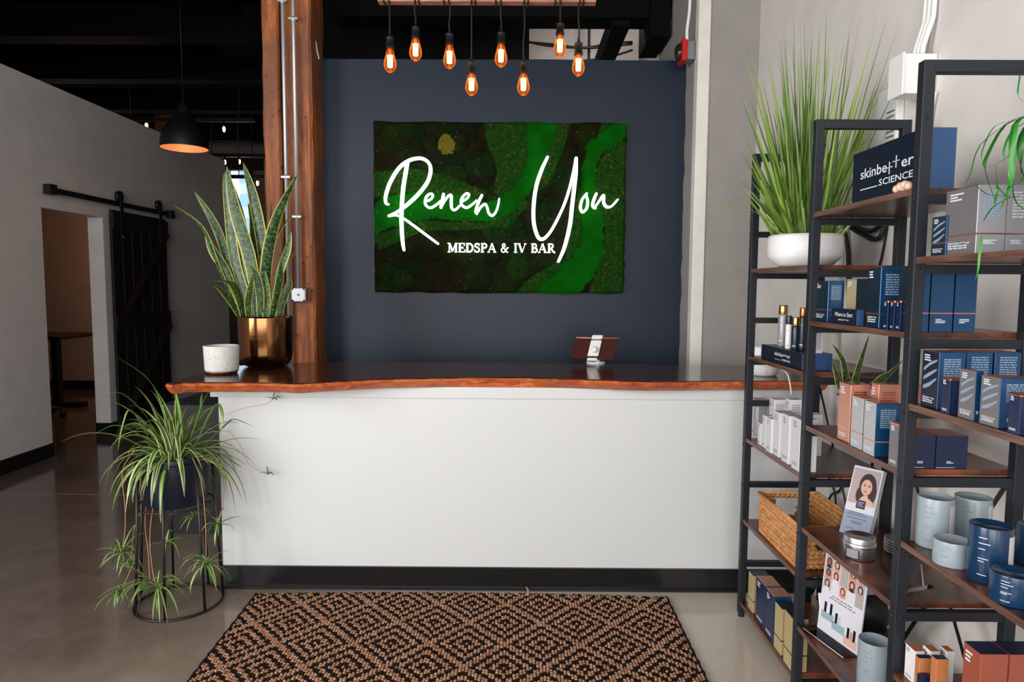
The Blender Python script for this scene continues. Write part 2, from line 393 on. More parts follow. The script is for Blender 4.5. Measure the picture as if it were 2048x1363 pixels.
def thing(name, loc, label, cat, group=None):
    o = bpy.data.objects.new(name, None); COL.objects.link(o); o.location = loc; o.empty_display_size = .05
    o['label'] = label; o['category'] = cat
    if group: o['group'] = group
    return o
def tbox(name, x0, x1, y0, y1, z0, z1, mat, **kw): return MB().box(x0, x1, y0, y1, z0, z1, mat).build(name, **kw)
def bevel(o, wd=.003, seg=2):
    m = o.modifiers.new('bevel', 'BEVEL'); m.width = wd; m.segments = seg; m.limit_method = 'ANGLE'; m.angle_limit = math.radians(40)
    return o
S = dict(kind='structure')
CEIL = 4.6
XL, XW = -3.8, 1.40

# ------------------------------------------------------------------ room shell
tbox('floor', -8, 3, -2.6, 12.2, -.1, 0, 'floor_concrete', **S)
tbox('ceiling', -8, 3, -2.6, 12.2, CEIL, CEIL + .1, 'ceiling_black', **S)
b = MB()
b.box(XL - .14, XL, -2.6, 5.47, 0, 3.03, 'left_paint_lit'); b.box(XL - .14, XL, 5.47, 6.28, 2.025, 3.03, 'left_paint_lit'); b.box(XL - .14, XL, 6.28, 8.98, 0, 3.03, 'left_paint_lit')
b.build('wall_left', **S)
tbox('wall_right', XW, XW + .15, -2.6, 4.18, 0, CEIL, 'wall_paint_lit', **S)
tbox('wall_corner', 1.115, XW, 4.03, 4.18, 0, CEIL, 'stub_paint_shaded', **S)
o = bevel(tbox('trim_1', 1.045, 1.115, 4.02, 4.10, 0, CEIL, 'white_trim', **S), .004)
# rough plastered pillar side behind the trim
b = MB(); n = 60
for i in range(n):
    z0, z1 = i * CEIL / n, (i + 1) * CEIL / n
    e0, e1 = 1.05 + .003 * math.sin(i * 1.9) + R.uniform(-.003, .003), 0
    if i == 0: prev = e0
    b.poly([(prev, 4.06, z0), (prev, 6.0, z0), (e0, 6.0, z1), (e0, 4.06, z1)], 'rough_pillar'); prev = e0
b.build('wall_pillar', origin=(1.05, 4.1, 0), **S)
tbox('wall_back', .10, 1.08, 6.0, 6.1, 2.2, CEIL, 'wall_paint_lit', **S)
tbox('wall_utility', -1.6, .10, 5.55, 5.65, 0, CEIL, 'ceiling_black', **S)
b = MB(); p0, p1 = -7.9, -1.6                                      # far wall with a window opening
wx0, wx1, wz0, wz1 = -5.06, -4.66, 1.12, 3.42
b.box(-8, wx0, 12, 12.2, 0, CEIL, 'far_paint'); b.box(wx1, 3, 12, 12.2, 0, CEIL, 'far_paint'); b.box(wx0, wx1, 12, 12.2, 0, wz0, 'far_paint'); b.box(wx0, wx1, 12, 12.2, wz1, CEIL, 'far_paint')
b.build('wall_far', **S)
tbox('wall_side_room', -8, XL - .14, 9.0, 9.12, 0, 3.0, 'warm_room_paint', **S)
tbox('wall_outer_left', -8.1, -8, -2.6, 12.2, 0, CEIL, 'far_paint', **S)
tbox('wall_front', -8, 3, -2.7, -2.6, 0, CEIL, 'wall_paint', **S)
tbox('wall_outer_right', 3, 3.1, 4.18, 12.2, 0, CEIL, 'ceiling_black', **S)
tbox('baseboard_side_room', -8, XL - .14, 8.985, 9.0, 0, .12, 'black_base', **S)
b = MB(); b.box(XL, XL + .012, -2.6, 5.47, 0, .112, 'black_base'); b.build('baseboard_left', **S)
b = MB(); b.box(XL - .14, XL + .012, 6.268, 6.28, 0, .112, 'black_base'); b.box(XL, XL + .012, 6.28, 8.98, 0, .112, 'black_base'); b.build('baseboard_left_far', **S)
tbox('baseboard_right', XW - .012, XW, -2.6, 3.0, 0, .112, 'black_base', **S)
# thin light strip where the floor meets a saw cut
tbox('floor_joint', XL, -1.2, 4.46, 4.465, 0, .0012, 'far_paint', **S)
# far window
wn = MB(); wn.box(wx0 - .06, wx1 + .25, 11.95, 12.0, wz1 - .02, wz1 + .18, 'black_metal'); wn.box(wx0 - .05, wx0, 11.96, 12.05, wz0, wz1, 'black_metal'); wn.box(wx1, wx1 + .06, 11.96, 12.05, wz0, wz1, 'black_metal')
for z in (1.45, 2.25): wn.box(wx0, wx1, 12.0, 12.03, z, z + .03, 'black_metal')
win = wn.build('window_1', **S)
tbox('window_glass', wx0, wx1, 12.04, 12.045, wz0, wz1, 'window_glass', parent=win)
tw = thing('office_tower', (-22, 58, -5), 'pale blue-grey office tower seen through the far window', 'building')
tbox('tower_body', -23.3, -18.5, 58, 66, -5, 34, 'blue_flat', parent=tw)
plain('tower_face', (200, 214, 226), .4); plain('tower_band', (158, 182, 204), .3)
tw.children[0].data.materials[0] = M['tower_face']
for i in range(18): tbox('window_band', -23.35, -18.45, 57.9, 58, -2 + i * 2, -1 + i * 2, 'tower_band', parent=tw)

# ceiling beams (all black painted)
for i, (y, zb, x0, x1) in enumerate([(1.9, 3.55, -3.9, 1.4), (3.35, 3.35, -3.9, 1.4), (4.75, 3.24, -1.25, 1.23), (6.6, 3.75, -7.9, .1), (8.1, 3.8, -7.9, -1.6), (9.7, 3.85, -7.9, -1.6), (11.2, 3.75, -7.9, -1.6)]):
    tbox('ceiling_beam', x0, x1, y, y + .22, zb, zb + .3 if i < 6 else CEIL, 'ceiling_black', **S)
for y in np.arange(.2, 12, .62):
    if y < 5.6: tbox('ceiling_joist', -7.9, 1.4, y, y + .09, 4.3, CEIL, 'ceiling_black', **S)
    else: tbox('ceiling_joist', -7.9, .1, y, y + .09, 4.3, CEIL, 'ceiling_black', **S)
# two black struts and a bracket above the blue wall
p = on_y(1218, 60, 4.9); q = on_y(1210, 118, 5.9)
b = MB(); zz = 3.32
b.box(.66, .78, 4.8, 6.0, 3.2, 3.34, 'ceiling_black'); b.build('ceiling_strut', **S)
b = MB(); b.box(.90, 1.03, 4.7, 5.15, 3.1, 4.6, 'ceiling_black'); b.build('ceiling_hanger', **S)
tbox('duct', -3.2, -2.6, .6, 11.8, 3.95, 4.35, 'ceiling_black', **S)

# ------------------------------------------------------------------ blue feature wall, timber post
tbox('wall_blue', -1.272, 1.085, 4.30, 4.40, 0, 2.81, 'blue_paint', **S)
post = thing('timber_post', (-1.35, 4.15, 0), 'tall rough orange-brown timber post at the left edge of the blue wall', 'post')
def rough_post(x0, x1, y0, y1, nm, seed):
    rr = random.Random(seed); b = MB(); n = 40; a = 0; rings = []
    for i in range(n + 1):
        z = i * CEIL / n; j = lambda: rr.uniform(-.004, .004); ch = .012
        rings.append([(x0 + ch + j(), y0, z), (x1 - ch + j(), y0, z), (x1 + j(), y0 + ch, z), (x1 + j(), y1, z), (x0 + j(), y1, z), (x0 + j(), y0 + ch, z)])
    for r_ in rings: b.v += [Vector(p) for p in r_]
    for i in range(n):
        for q in range(6): b.face([i * 6 + q, i * 6 + (q + 1) % 6, (i + 1) * 6 + (q + 1) % 6, (i + 1) * 6 + q], 'timber')
    b.face(range(5, -1, -1), 'timber'); return b.build(nm, parent=post)
rough_post(-1.487, -1.385, 4.06, 4.34, 'timber_plank', 1)
rough_post(-1.378, -1.205, 4.08, 4.34, 'timber_plank', 2)
for i in range(26):
    z = R.uniform(.9, 3.4); x = R.choice([R.uniform(-1.47, -1.40), R.uniform(-1.36, -1.22)])
    if i < 12: MB().ball((x, 4.078 if x > -1.38 else 4.058, z), .004, 'tape_steel', 6, 4).build('nail_head', parent=post)
# conduits on the post
def conduit(x, z0, label):
    c = thing('conduit', (x, 4.05, z0), label, 'pipe')
    MB().tube([(x, 4.045, z0), (x, 4.045, CEIL - .02)], .0105, 'tape_steel', 10).build('pipe', parent=c)
    return c
c1 = conduit(on_y(569, 200, 4.045).x, .9, 'left thin steel conduit running down the timber post past the snake plant')
xr = on_y(590, 200, 4.045).x; zbx = on_y(599, 589, 4.05).z
c2 = conduit(xr, zbx + .04, 'right thin steel conduit ending in the square box on the timber post')
for c, x, zs in ((c1, c1.location.x, (3.05, 2.05, 1.12)), (c2, xr, (2.95, 1.82))):
    for z in zs: MB().box(x - .026, x + .026, 4.032, 4.046, z - .006, z + .006, 'tape_steel').tube([(x, 4.045, z - .012), (x, 4.045, z + .012)], .014, 'tape_steel', 10).build('pipe_strap', parent=c)
jb = thing('junction_box', (xr + .03, 4.05, zbx - .04), 'square grey steel electrical box screwed to the timber post', 'electrical box')
xb = on_y(599, 589, 4.05).x
bevel(tbox('box_body', xb - .044, xb + .044, 4.03, 4.078, zbx - .044, zbx + .044, 'grey_metal', parent=jb), .006)
bevel(tbox('box_cover', xb - .040, xb + .040, 4.024, 4.03, zbx - .040, zbx + .040, 'tape_steel', parent=jb), .004)
for sx_ in (-1, 1):
    for sz_ in (-1, 1): MB().ball((xb + sx_ * .034, 4.024, zbx + sz_ * .034), .006, 'black_metal', 8, 4).build('screw', parent=jb)
MB().ball((xb, 4.023, zbx), .007, 'chrome', 8, 4).build('knob', parent=jb)
# slim cable loop beside the post top
pts = [on_y(x, y, 4.2) for x, y in ((622, 118), (621, 80), (623, 48), (628, 62), (634, 100), (638, 118))]
MB().tube(pts, .004, 'white_plastic', 6).build('cable', label='thin white cable looped at the top corner between timber post and blue wall', cat='cable')

# ------------------------------------------------------------------ sliding barn door and side-room things
bd = thing('barn_door', (XL + .07, 6.8, .02), 'dark brown sliding plank door hanging on the left wall', 'door')
y0, y1, zt = 6.29, 7.27, 2.10
nb = 6
for i in range(nb):
    a = y0 + (y1 - y0) * i / nb; c = y0 + (y1 - y0) * (i + 1) / nb
    bevel(tbox('plank', XL + .05, XL + .075, a + .003, c - .003, .03, zt, 'dark_door', parent=bd), .003)
for z in (.03, .98, zt - .17): tbox('rail', XL + .075, XL + .095, y0, y1, z, z + .15, 'dark_door', parent=bd)
for (za, zc) in ((.2, .98), (zt - .17, 1.13)): MB().bar((XL + .085, y0 + .1, za if za < 1 else zc), (XL + .085, y1 - .08, zc if za < 1 else za), .02, .13, 'dark_door', up=(1, 0, 0)).build('brace', parent=bd)
rail = thing('door_rail', (XL + .05, 6.4, 2.17), 'flat black steel track mounted above the left doorway', 'rail')
tbox('track', XL + .055, XL + .065, 5.48, 7.42, 2.145, 2.19, 'black_metal', parent=rail)
for y in (5.50, 7.40): tbox('end_stop', XL + .03, XL + .09, y - .04, y + .04, 2.13, 2.21, 'black_metal', parent=rail)
for y in (5.9, 6.45, 7.0): MB().tube([(XL, y, 2.167), (XL + .07, y, 2.167)], .012, 'black_metal', 8).build('bolt', parent=rail)
for y in (6.42, 7.12):
    MB().box(XL + .098, XL + .104, y - .025, y + .025, 1.78, 2.24, 'black_metal').build('hanger_strap', parent=bd)
    MB().tube([(XL + .066, y, 2.235), (XL + .096, y, 2.235)], .05, 'black_metal', 18).build('roller', parent=bd)
    MB().tube([(XL + .104, y, 1.86), (XL + .11, y, 1.86)], .012, 'grey_metal', 8).build('bolt', parent=bd)
# desk with monitor-arm style top and chair in the side room
dk = thing('standing_desk', (-5.55, 7.7, 0), 'dark adjustable desk seen through the left doorway', 'desk')
def P(x, y, Y): return on_y(x, y, Y)
a = P(96, 664, 7.7); c = P(149, 676, 7.7)
bevel(tbox('desk_top', a.x - .4, c.x, 7.45, 8.2, c.z, c.z + .035, 'black_metal', parent=dk), .004)
px = P(112, 700, 7.7).x
tbox('column', px - .035, px + .035, 7.66, 7.74, .06, c.z, 'black_metal', parent=dk)
tbox('foot', px - .3, px + .3, 7.64, 7.76, 0, .06, 'black_metal', parent=dk)
ch = thing('office_chair', (px + .25, 7.0, 0), 'black office chair base on castors in the side room', 'chair')
for i in range(5):
    an = i * 2 * math.pi / 5 + .3; ex, ey = px + .22 + .26 * math.cos(an), 7.0 + .26 * math.sin(an)
    MB().tube([(px + .22, 7.0, .14), (ex, ey, .09)], [.025, .016], 'black_metal', 8).build('leg', parent=ch)
    MB().tube([(ex - .02, ey, .032), (ex + .02, ey, .032)], .032, 'rubber_black', 12).build('castor', parent=ch)
MB().tube([(px + .22, 7.0, .14), (px + .22, 7.0, .45)], .025, 'black_metal', 10).build('gas_lift', parent=ch)
bevel(tbox('seat', px - .03, px + .47 - .35, 6.78, 7.22, .45, .53, 'rubber_black', parent=ch), .03)
bevel(tbox('backrest', px - .08, px - .03, 6.8, 7.2, .6, 1.05, 'rubber_black', parent=ch), .02)
# dark desk behind the counter with blue edge
d2 = thing('back_desk', (-1.75, 4.0, 0), 'black desk with a blue edge strip behind the left end of the counter', 'desk')
tbox('panel', -1.97, -1.53, 3.75, 4.6, 0, .73, 'rubber_black', parent=d2)
tbox('edge_strip', -1.985, -1.965, 3.75, 4.6, .73, .742, 'blue_flat', parent=d2); tbox('desk_top', -1.965, -1.53, 3.75, 4.6, .73, .742, 'rubber_black', parent=d2)

# ------------------------------------------------------------------ pendant and far lights
pc = on_y(369, 297, 6.0); r_ = .195
pd = thing('pendant_lamp', (pc.x, 6.0, pc.z), 'large black dome pendant lamp glowing copper inside, above the left corridor', 'lamp')
prof = [(r_, 0), (r_ * .99, .06), (r_ * .9, .14), (r_ * .68, .21), (r_ * .36, .27), (.05, .31), (.042, .37), (.012, .40)]
MB().lathe((pc.x, 6.0, pc.z), prof, 'black_metal', 40).build('shade', parent=pd)
M['shade_inside'] = plain('shade_inside', (224, 158, 112), .5, .1)
MB().lathe((pc.x, 6.0, pc.z), [(r_ - .003, .001), (r_ * .97, .06), (r_ * .88, .135), (r_ * .66, .2), (.03, .27)], 'shade_inside', 40).build('shade_lining', parent=pd)
MB().tube([(pc.x, 6.0, pc.z + .40), (pc.x, 6.0, CEIL)], .004, 'black_metal', 6).build('cord', parent=pd)
MB().ball((pc.x, 6.0, pc.z + .15), .035, 'far_bulb', 12, 8).build('bulb', parent=pd)
point('pendant_light', (pc.x, 6.0, pc.z + .09), 1.3, (1, .72, .48), .03)
def bar_light(name, xs, Y, ybar, label, drop):
    z = on_y(xs[0][0], ybar, Y).z; X = [on_y(x, y, Y).x for x, y in xs]
    t_ = thing(name, ((min(X) + max(X)) / 2, Y, z), label, 'lamp')
    tbox('bar', min(X) - .4, max(X) + .4, Y - .02, Y + .02, z, z + .05, 'black_metal', parent=t_)
    for q in (min(X) - .2, max(X) + .2): MB().tube([(q, Y, z + .05), (q, Y, CEIL)], .006, 'black_metal', 6).build('rod', parent=t_)
    for (x, y), xx in zip(xs, X):
        zb = on_y(x, y, Y).z
        MB().tube([(xx, Y, z), (xx, Y, zb + .03)], .012, 'black_metal', 8).build('socket', parent=t_)
        MB().ball((xx, Y, zb), .02, 'far_bulb', 8, 6, ax=(Vector((.02, 0, 0)), Vector((0, .02, 0)), Vector((0, 0, .04)))).build('bulb', parent=t_)
bar_light('bar_pendant', [(293, 251), (448, 258)], 8.8, 243, 'black bar fixture with two tiny glowing bulbs above the far corridor', .05)
bar_light('bar_pendant', [(479, 323), (450, 324)], 10.6, 314, 'black bar fixture with tiny bulbs beside the top of the snake plant', .05)
bar_light('bar_pendant', [(515, 366), (508, 420)], 9.6, 357, 'low black bar fixture with amber bulbs just left of the timber post', .05)
tp = on_y(327, 240, 10.2)
tbox('far_timber_post', tp.x - .13, tp.x + .13, 10.2, 10.45, 0, CEIL, 'timber', label='distant timber post rising above the left wall behind the black pendant', cat='post')

# ------------------------------------------------------------------ reception counter
YC = 3.075
ct = thing('reception_counter', (0, YC, 0), 'long off-white reception counter with black base under the live-edge slab', 'counter')
tbox('front_panel', -1.362, XW - .002, YC, 3.55, .002, .905, 'counter_paint', parent=ct)
bevel(tbox('top_trim', -1.395, XW - .002, YC - .012, 3.55, .905, .958, 'counter_paint', parent=ct), .003)
b = MB(); b.box(-1.366, XW - .002, YC - .012, YC, .014, .108, 'black_base'); b.box(-1.366, XW - .002, YC - .022, YC, .0015, .014, 'black_base'); b.build('base_strip', parent=ct)
tbox('side_base', -1.372, -1.362, YC - .01, 3.55, .0015, .108, 'black_base', parent=ct)
# live-edge slab: front outline read off along its length
ZT = 1.005
tops = [(350, 768), (358, 764.5), (430, 764), (560, 765), (590, 767), (640, 764), (700, 761), (760, 757.5), (840, 756), (900, 755), (980, 753), (1010, 752.5), (1060, 754.5), (1100, 756), (1200, 759), (1240, 761), (1300, 762.5), (1380, 762), (1480, 761), (1560, 761)]
bots = [(350, 783), (600, 782), (640, 782), (700, 779), (760, 773), (840, 770.5), (940, 769), (1010, 767.5), (1060, 769), (1130, 771), (1200, 774), (1250, 775.5), (1300, 778), (1480, 778), (1560, 778)]
N = 150; x0, x1 = -1.462, XW - .003
tX = []; 
for x, y in tops: p = on_z(x, y, ZT); tX.append((p.x, p.y))
def itp(tab, x): return float(np.interp(x, [a for a, _ in tab], [c for _, c in tab]))
bX = []
for x, y in bots:
    Yf = 2.87 if x < 650 else None
    for it in range(4):
        xx = on_y(x, y, Yf or 3.0).x; Yf = itp(tX, xx)
    p = on_y(x, y, min(Yf + .004, YC - .016)); bX.append((p.x, min(p.z, ZT - .03)))
b = MB(); rs = random.Random(3); a = 0; K = 7
for i in range(N + 1):
    x = x0 + (x1 - x0) * i / N; Y = itp(tX, x); zb = itp(bX, x); j = rs.uniform(-.0025, .0025) + .003 * math.sin(i * .9)
    Yb = min(Y + .004, YC - .016)
    Y = min(Y, YC - .014)
    back = 3.64 if x > -.9 else 3.64 - .25 * ((-.9 - x) / .56) ** 2
    back -= .06 * max(0, (x - .4) / 1.0)
    lead = max(0, 1 - (x - x0) / .03) * .03
    for p in ((x, back, .9585), (x, min(Yb + .03 + lead, YC - .006), .9585 if x > -1.4 else min(zb, .9585)), (x, Yb + j + .006 + lead, zb + .004), (x, Y - .006 + j + lead, zb + .6 * (ZT - zb)), (x, Y + j * .5 + .001 + lead, ZT - .004), (x, Y + .008 + lead, ZT), (x, back, ZT)): b.v.append(Vector(p))
for i in range(N):
    for q in range(K):
        m_ = 'slab_edge' if q in (1, 2, 3) else ('slab_top')
        b.face([i * K + q, (i + 1) * K + q, (i + 1) * K + (q + 1) % K, i * K + (q + 1) % K][::-1], m_, smooth=False)
b.face([q for q in range(K)][::-1], 'slab_edge'); b.face([N * K + q for q in range(K)], 'slab_edge')
b.build('countertop', label='dark live-edge wooden slab with reddish bark edge lying on the white counter', cat='countertop')

# speckled planter
c = on_z(433, 749, ZT); PC = Vector((c.x, c.y + .06, ZT)); rp = .079
pl = thing('concrete_planter', PC, 'empty speckled white concrete pot on a dark saucer at the left end of the slab', 'pot')
MB().lathe(PC, [(.002, .012), (rp * .9, .012), (rp * .95, .02), (rp, .125), (rp, .13), (rp - .008, .131), (rp - .01, .12), (rp - .014, .03), (.002, .028)], 'speckled_concrete', 40).build('pot_body', parent=pl)
MB().lathe(PC, [(.002, 0), (rp * .82, 0), (rp * .9, .008), (rp * .9, .013), (.002, .013)], 'slab_top', 32).build('saucer', parent=pl)
MB().tube([PC + Vector((.03, -.01, .10)), PC + Vector((.032, -.01, .12))], .012, 'gold_cap', 10).build('holder', parent=pl)

# brass pot with snake plant
b0 = on_z(516, 737, ZT); SP = Vector((b0.x, b0.y + .115, ZT)); rb = .135
zt_ = bis(lambda z: pix((SP.x, SP.y - .1, z))[1], 633, 1.0, 1.6) - ZT
br = thing('brass_pot', SP, 'round brushed brass planter holding the snake plant on the slab', 'pot')
prof = [(.002, 0), (.085, 0), (.11, .012), (.126, .035), (.131, .07), (rb, zt_ - .01), (rb, zt_), (rb - .004, zt_), (rb - .006, zt_ - .03), (.002, zt_ - .04)]
MB().lathe(SP, prof[:-2], 'brass', 56).build('pot_body', parent=br)
MB().lathe(SP, [(rb - .004, zt_), (rb - .006, zt_ - .03)], 'brass', 40).build('inner_rim', parent=br)
sn = thing('snake_plant', SP + Vector((0, 0, zt_ - .03)), 'tall snake plant with yellow-edged mottled leaves in the brass pot', 'plant')
MB().lathe(SP + Vector((0, 0, zt_ - .035)), [(.002, .005), (rb - .008, .0), (rb - .009, -.02)], 'soil', 30).build('soil', parent=sn)
# leaf list in photo pixels: base x, then way points, half width in px, depth offset at tip, pale?
LV = [
 ([(510, 640), (470, 520), (456, 400), (448, 345)], 11, .00, 0), ([(520, 640), (500, 520), (470, 420), (453, 332)], 13, -.02, 0), ([(505, 640), (498, 540), (482, 430), (452, 335)], 9, .04, 0),
 ([(527, 640), (528, 520), (508, 400), (486, 325)], 12, .03, 0), ([(500, 640), (492, 560), (478, 470), (474, 420)], 11, .06, 1), ([(512, 640), (505, 560), (492, 490), (476, 440)], 14, .02, 1),
 ([(480, 640), (440, 540), (405, 455), (346, 410)], 8, -.04, 0), ([(490, 640), (462, 540), (430, 450), (388, 382)], 9, .02, 0), ([(484, 640), (455, 550), (425, 500), (411, 462)], 9, -.02, 0),
 ([(536, 640), (530, 560), (548, 450), (595, 348)], 12, -.05, 0), ([(530, 640), (535, 560), (550, 480), (592, 420)], 9, .02, 0), ([(545, 640), (556, 560), (575, 500), (582, 462)], 10, -.03, 0),
 ([(552, 640), (560, 570), (572, 530), (592, 500)], 9, .03, 0), ([(540, 640), (553, 590), (560, 550), (562, 520)], 8, -.06, 0), ([(555, 640), (566, 600), (578, 570), (580, 552)], 7, .01, 0),
 ([(535, 640), (536, 560), (532, 480), (522, 420)], 11, .05, 0), ([(490, 640), (476, 590), (458, 565), (412, 561)], 10, -.09, 0), ([(478, 640), (458, 600), (442, 580), (428, 570)], 7, -.05, 0),
 ([(500, 640), (496, 610), (500, 580), (506, 545)], 7, -.08, 0), ([(520, 640), (520, 590), (512, 550), (500, 528)], 8, -.07, 0), ([(534, 640), (538, 600), (534, 565), (530, 540)], 8, -.06, 1),
 ([(545, 640), (540, 560), (540, 470), (546, 392)], 11, .07, 0), ([(515, 640), (512, 560), (508, 460), (496, 406)], 8, .08, 0), ([(508, 640), (512, 600), (516, 540), (520, 470)], 9, .06, 1),
 ([(528, 640), (522, 560), (515, 470), (526, 445)], 8, .04, 0), ([(496, 640), (485, 600), (470, 560), (455, 540)], 7, .03, 0), ([(540, 640), (548, 590), (558, 545), (570, 510)], 9, .05, 0), ([(516, 640), (498, 570), (480, 500), (452, 440)], 9, .07, 0)]
def smooth_path(pts, n):
    pts = [Vector(p) for p in pts]; out = []; m = len(pts) - 1
    for i in range(n + 1):
        t = i / n * m; k_ = min(int(t), m - 1); f = t - k_
        p0 = pts[max(k_ - 1, 0)]; p1 = pts[k_]; p2 = pts[k_ + 1]; p3 = pts[min(k_ + 2, m)]
        out.append(.5 * ((2 * p1) + (p2 - p0) * f + (2 * p0 - 5 * p1 + 4 * p2 - p3) * f * f + (3 * p1 - p0 - 3 * p2 + p3) * f ** 3))
    return out
rl = random.Random(11)
for way, hw, dep, pale in LV:
    m_ = len(way) - 1
    d0 = max(-.10, min(.10, (way[0][0] - 516) / 516 * 0 + dep * .5))
    pts = []
    for i, (x, y) in enumerate(way):
        t = i / m_; Y = SP.y + d0 + dep * 1.1 * t
        pts.append(on_y(x, y, Y))
    base = pts[0]; base.z = SP.z + zt_ - .04
    base.x = SP.x + max(-.1, min(.1, base.x - SP.x)); 
    n = 16; pp = smooth_path(pts, n); W = hw / F_PX * SP.y
    wid = [W * (1.0 if t < .55 else max(.02, 1 - ((t - .55) / .45) ** 1.7)) * (.72 + .28 * min(1, t / .35)) for t in [i / n for i in range(n + 1)]]
    ang = rl.uniform(-1.15, 1.15)
    side = Vector((math.cos(ang), math.sin(ang), 0))
    MB().leaf(pp, wid, 'snake_leaf_pale' if pale else 'snake_leaf', side=side, fold=.35).build('leaf', parent=sn)

# ------------------------------------------------------------------ tablet on a stand
tb = on_z(1187, 727, ZT); TY = tb.y
ts = thing('tablet_stand', (tb.x, TY, ZT), 'white swivel tablet stand at the back edge of the slab', 'stand')
def T(x, y, d=0): return on_y(x, y, TY + d)
MB().tube([T(1194, 728), T(1196, 712), T(1194, 704, .02)], [.012, .011, .013], 'white_plastic', 12).build('neck', parent=ts)
MB().lathe((tb.x + .015, TY + .03, ZT), [(.002, 0), (.05, 0), (.05, .006), (.045, .009), (.002, .009)], 'white_plastic', 32).build('base', parent=ts)
ptl, ptr, pbl, pbr = T(1152, 675.5, .02), T(1238, 677, .02), T(1142, 716, .075 - .1), T(1224, 719, -.025)
nrm = (ptr - ptl).cross(pbl - ptl).normalized(); nrm = nrm if nrm.y < 0 else -nrm
tab = thing('tablet', (ptl + pbr) / 2, 'tablet with dark red-brown case leaning back in the white stand', 'tablet')
MB().prism([ptl, ptr, pbr, pbl], -nrm * .008, 'rust_back' if 'rust_back' in M else (plain('rust_back', (70, 24, 16), .3, .2) and 'rust_back')).build('case', parent=tab)
MB().tube([ptl + Vector((0, 0, .002)), ptr + Vector((0, 0, .002))], .0035, 'rose_card', 8).build('edge', parent=tab)
MB().prism([(p - nrm * .0085) for p in (ptl.lerp(pbr, .06), ptr.lerp(pbl, .06), pbr.lerp(ptl, .06), pbl.lerp(ptr, .06))], -nrm * .001, 'rubber_black').build('screen', parent=tab)
e1 = (ptr - ptl).normalized(); e2 = (ptl - pbl).normalized()
c = (ptl + ptr + pbl + pbr) / 4 + nrm * .006
g = MB(); g.obox(c, e1 * .029, e2 * .046, nrm * .006, 'white_plastic'); bevel(g.build('clamp_plate', parent=ts), .004)
g = MB(); g.obox(c + e2 * .064, e1 * .029, e2 * .012, nrm * .011, 'white_plastic'); bevel(g.build('upper_jaw', parent=ts), .006)
g = MB(); g.obox(c - e2 * .066, e1 * .027, e2 * .008, nrm * .011, 'white_plastic'); bevel(g.build('lower_jaw', parent=ts), .004)
MB().ball(c + nrm * .012 - e2 * .012, .019, 'white_plastic', 14, 8).build('ball_joint', parent=ts)

# ------------------------------------------------------------------ moss sign
YS = 4.245
s00, s10 = on_y(744, 244, YS), on_y(1252, 243, YS); s01, s11 = on_y(750, 586, YS), on_y(1251, 585, YS)
sx0, sx1 = (s00.x + s01.x) / 2, (s10.x + s11.x) / 2; sz1, sz0 = (s00.z + s10.z) / 2, (s01.z + s11.z) / 2
sg = thing('moss_sign', ((sx0 + sx1) / 2, 4.30, sz0), 'green moss board with glowing white lettering on the blue wall', 'sign')
tbox('backing_board', sx0 + .01, sx1 - .01, 4.262, 4.299, sz0 + .01, sz1 - .01, 'rubber_black', parent=sg)
NX, NZ = 330, 222
U, V_ = np.meshgrid(np.linspace(0, 1, NX), np.linspace(0, 1, NZ)); px_ = 80 + U * 1735; py_ = 88 + V_ * 1165
def pdist(poly):
    d = np.full(px_.shape, 1e9); wv = np.zeros(px_.shape)
    for (ax, ay, aw), (bx, by, bw) in zip(poly[:-1], poly[1:]):
        t = np.clip(((px_ - ax) * (bx - ax) + (py_ - ay) * (by - ay)) / ((bx - ax) ** 2 + (by - ay) ** 2), 0, 1)
        dd = np.hypot(px_ - ax - t * (bx - ax), py_ - ay - t * (by - ay)); ww = aw + t * (bw - aw)
        up_ = (dd - ww) < (d - wv); d = np.where(up_, dd, d); wv = np.where(up_, ww, wv)
    return d - wv
def inside(poly):
    r_ = np.zeros(px_.shape, bool); j = len(poly) - 1
    for i in range(len(poly)):
        xi, yi = poly[i]; xj, yj = poly[j]
        r_ ^= ((yi > py_) != (yj > py_)) & (px_ < (xj - xi) * (py_ - yi) / (yj - yi + 1e-9) + xi); j = i
    return r_
rg = np.random.RandomState(4)
def vnoise(cell, seed):
    r2 = np.random.RandomState(seed); gx = px_ / cell; gy = py_ / cell; ix = gx.astype(int); iy = gy.astype(int); fx = gx - ix; fy = gy - iy
    fx = fx * fx * (3 - 2 * fx); fy = fy * fy * (3 - 2 * fy); T_ = r2.rand(int(1900 / cell) + 3, int(1400 / cell) + 3)
    return (T_[ix, iy] * (1 - fx) + T_[ix + 1, iy] * fx) * (1 - fy) + (T_[ix, iy + 1] * (1 - fx) + T_[ix + 1, iy + 1] * fx) * fy
wob = (vnoise(70, 1) - .5) * 44 + (vnoise(26, 2) - .5) * 26 + (vnoise(8, 31) - .5) * 34
B1 = pdist([(60, 790, 70), (200, 700, 110), (420, 650, 90), (680, 680, 85), (880, 700, 70), (1020, 630, 55), (1120, 530, 55), (1190, 400, 60), (1215, 240, 80), (1230, 60, 100)]) + wob * .5
B2 = pdist([(1850, 90, 70), (1720, 170, 55), (1600, 260, 60), (1560, 420, 45), (1560, 600, 55), (1590, 780, 75), (1575, 950, 90), (1480, 1120, 110), (1330, 1260, 110)]) + wob * .5
T1 = inside([(840, 60), (1160, 60), (1190, 430), (1010, 640), (900, 560), (930, 420), (850, 200)])
T2 = inside([(1880, 200), (1700, 220), (1600, 420), (1600, 640), (1680, 800), (1650, 1000), (1560, 1270), (1880, 1270)])
T3 = inside([(1040, 1270), (1190, 1120), (1400, 1000), (1480, 600), (1560, 300), (1660, 60), (1740, 60), (1600, 260), (1580, 800), (1500, 1050), (1260, 1270)])
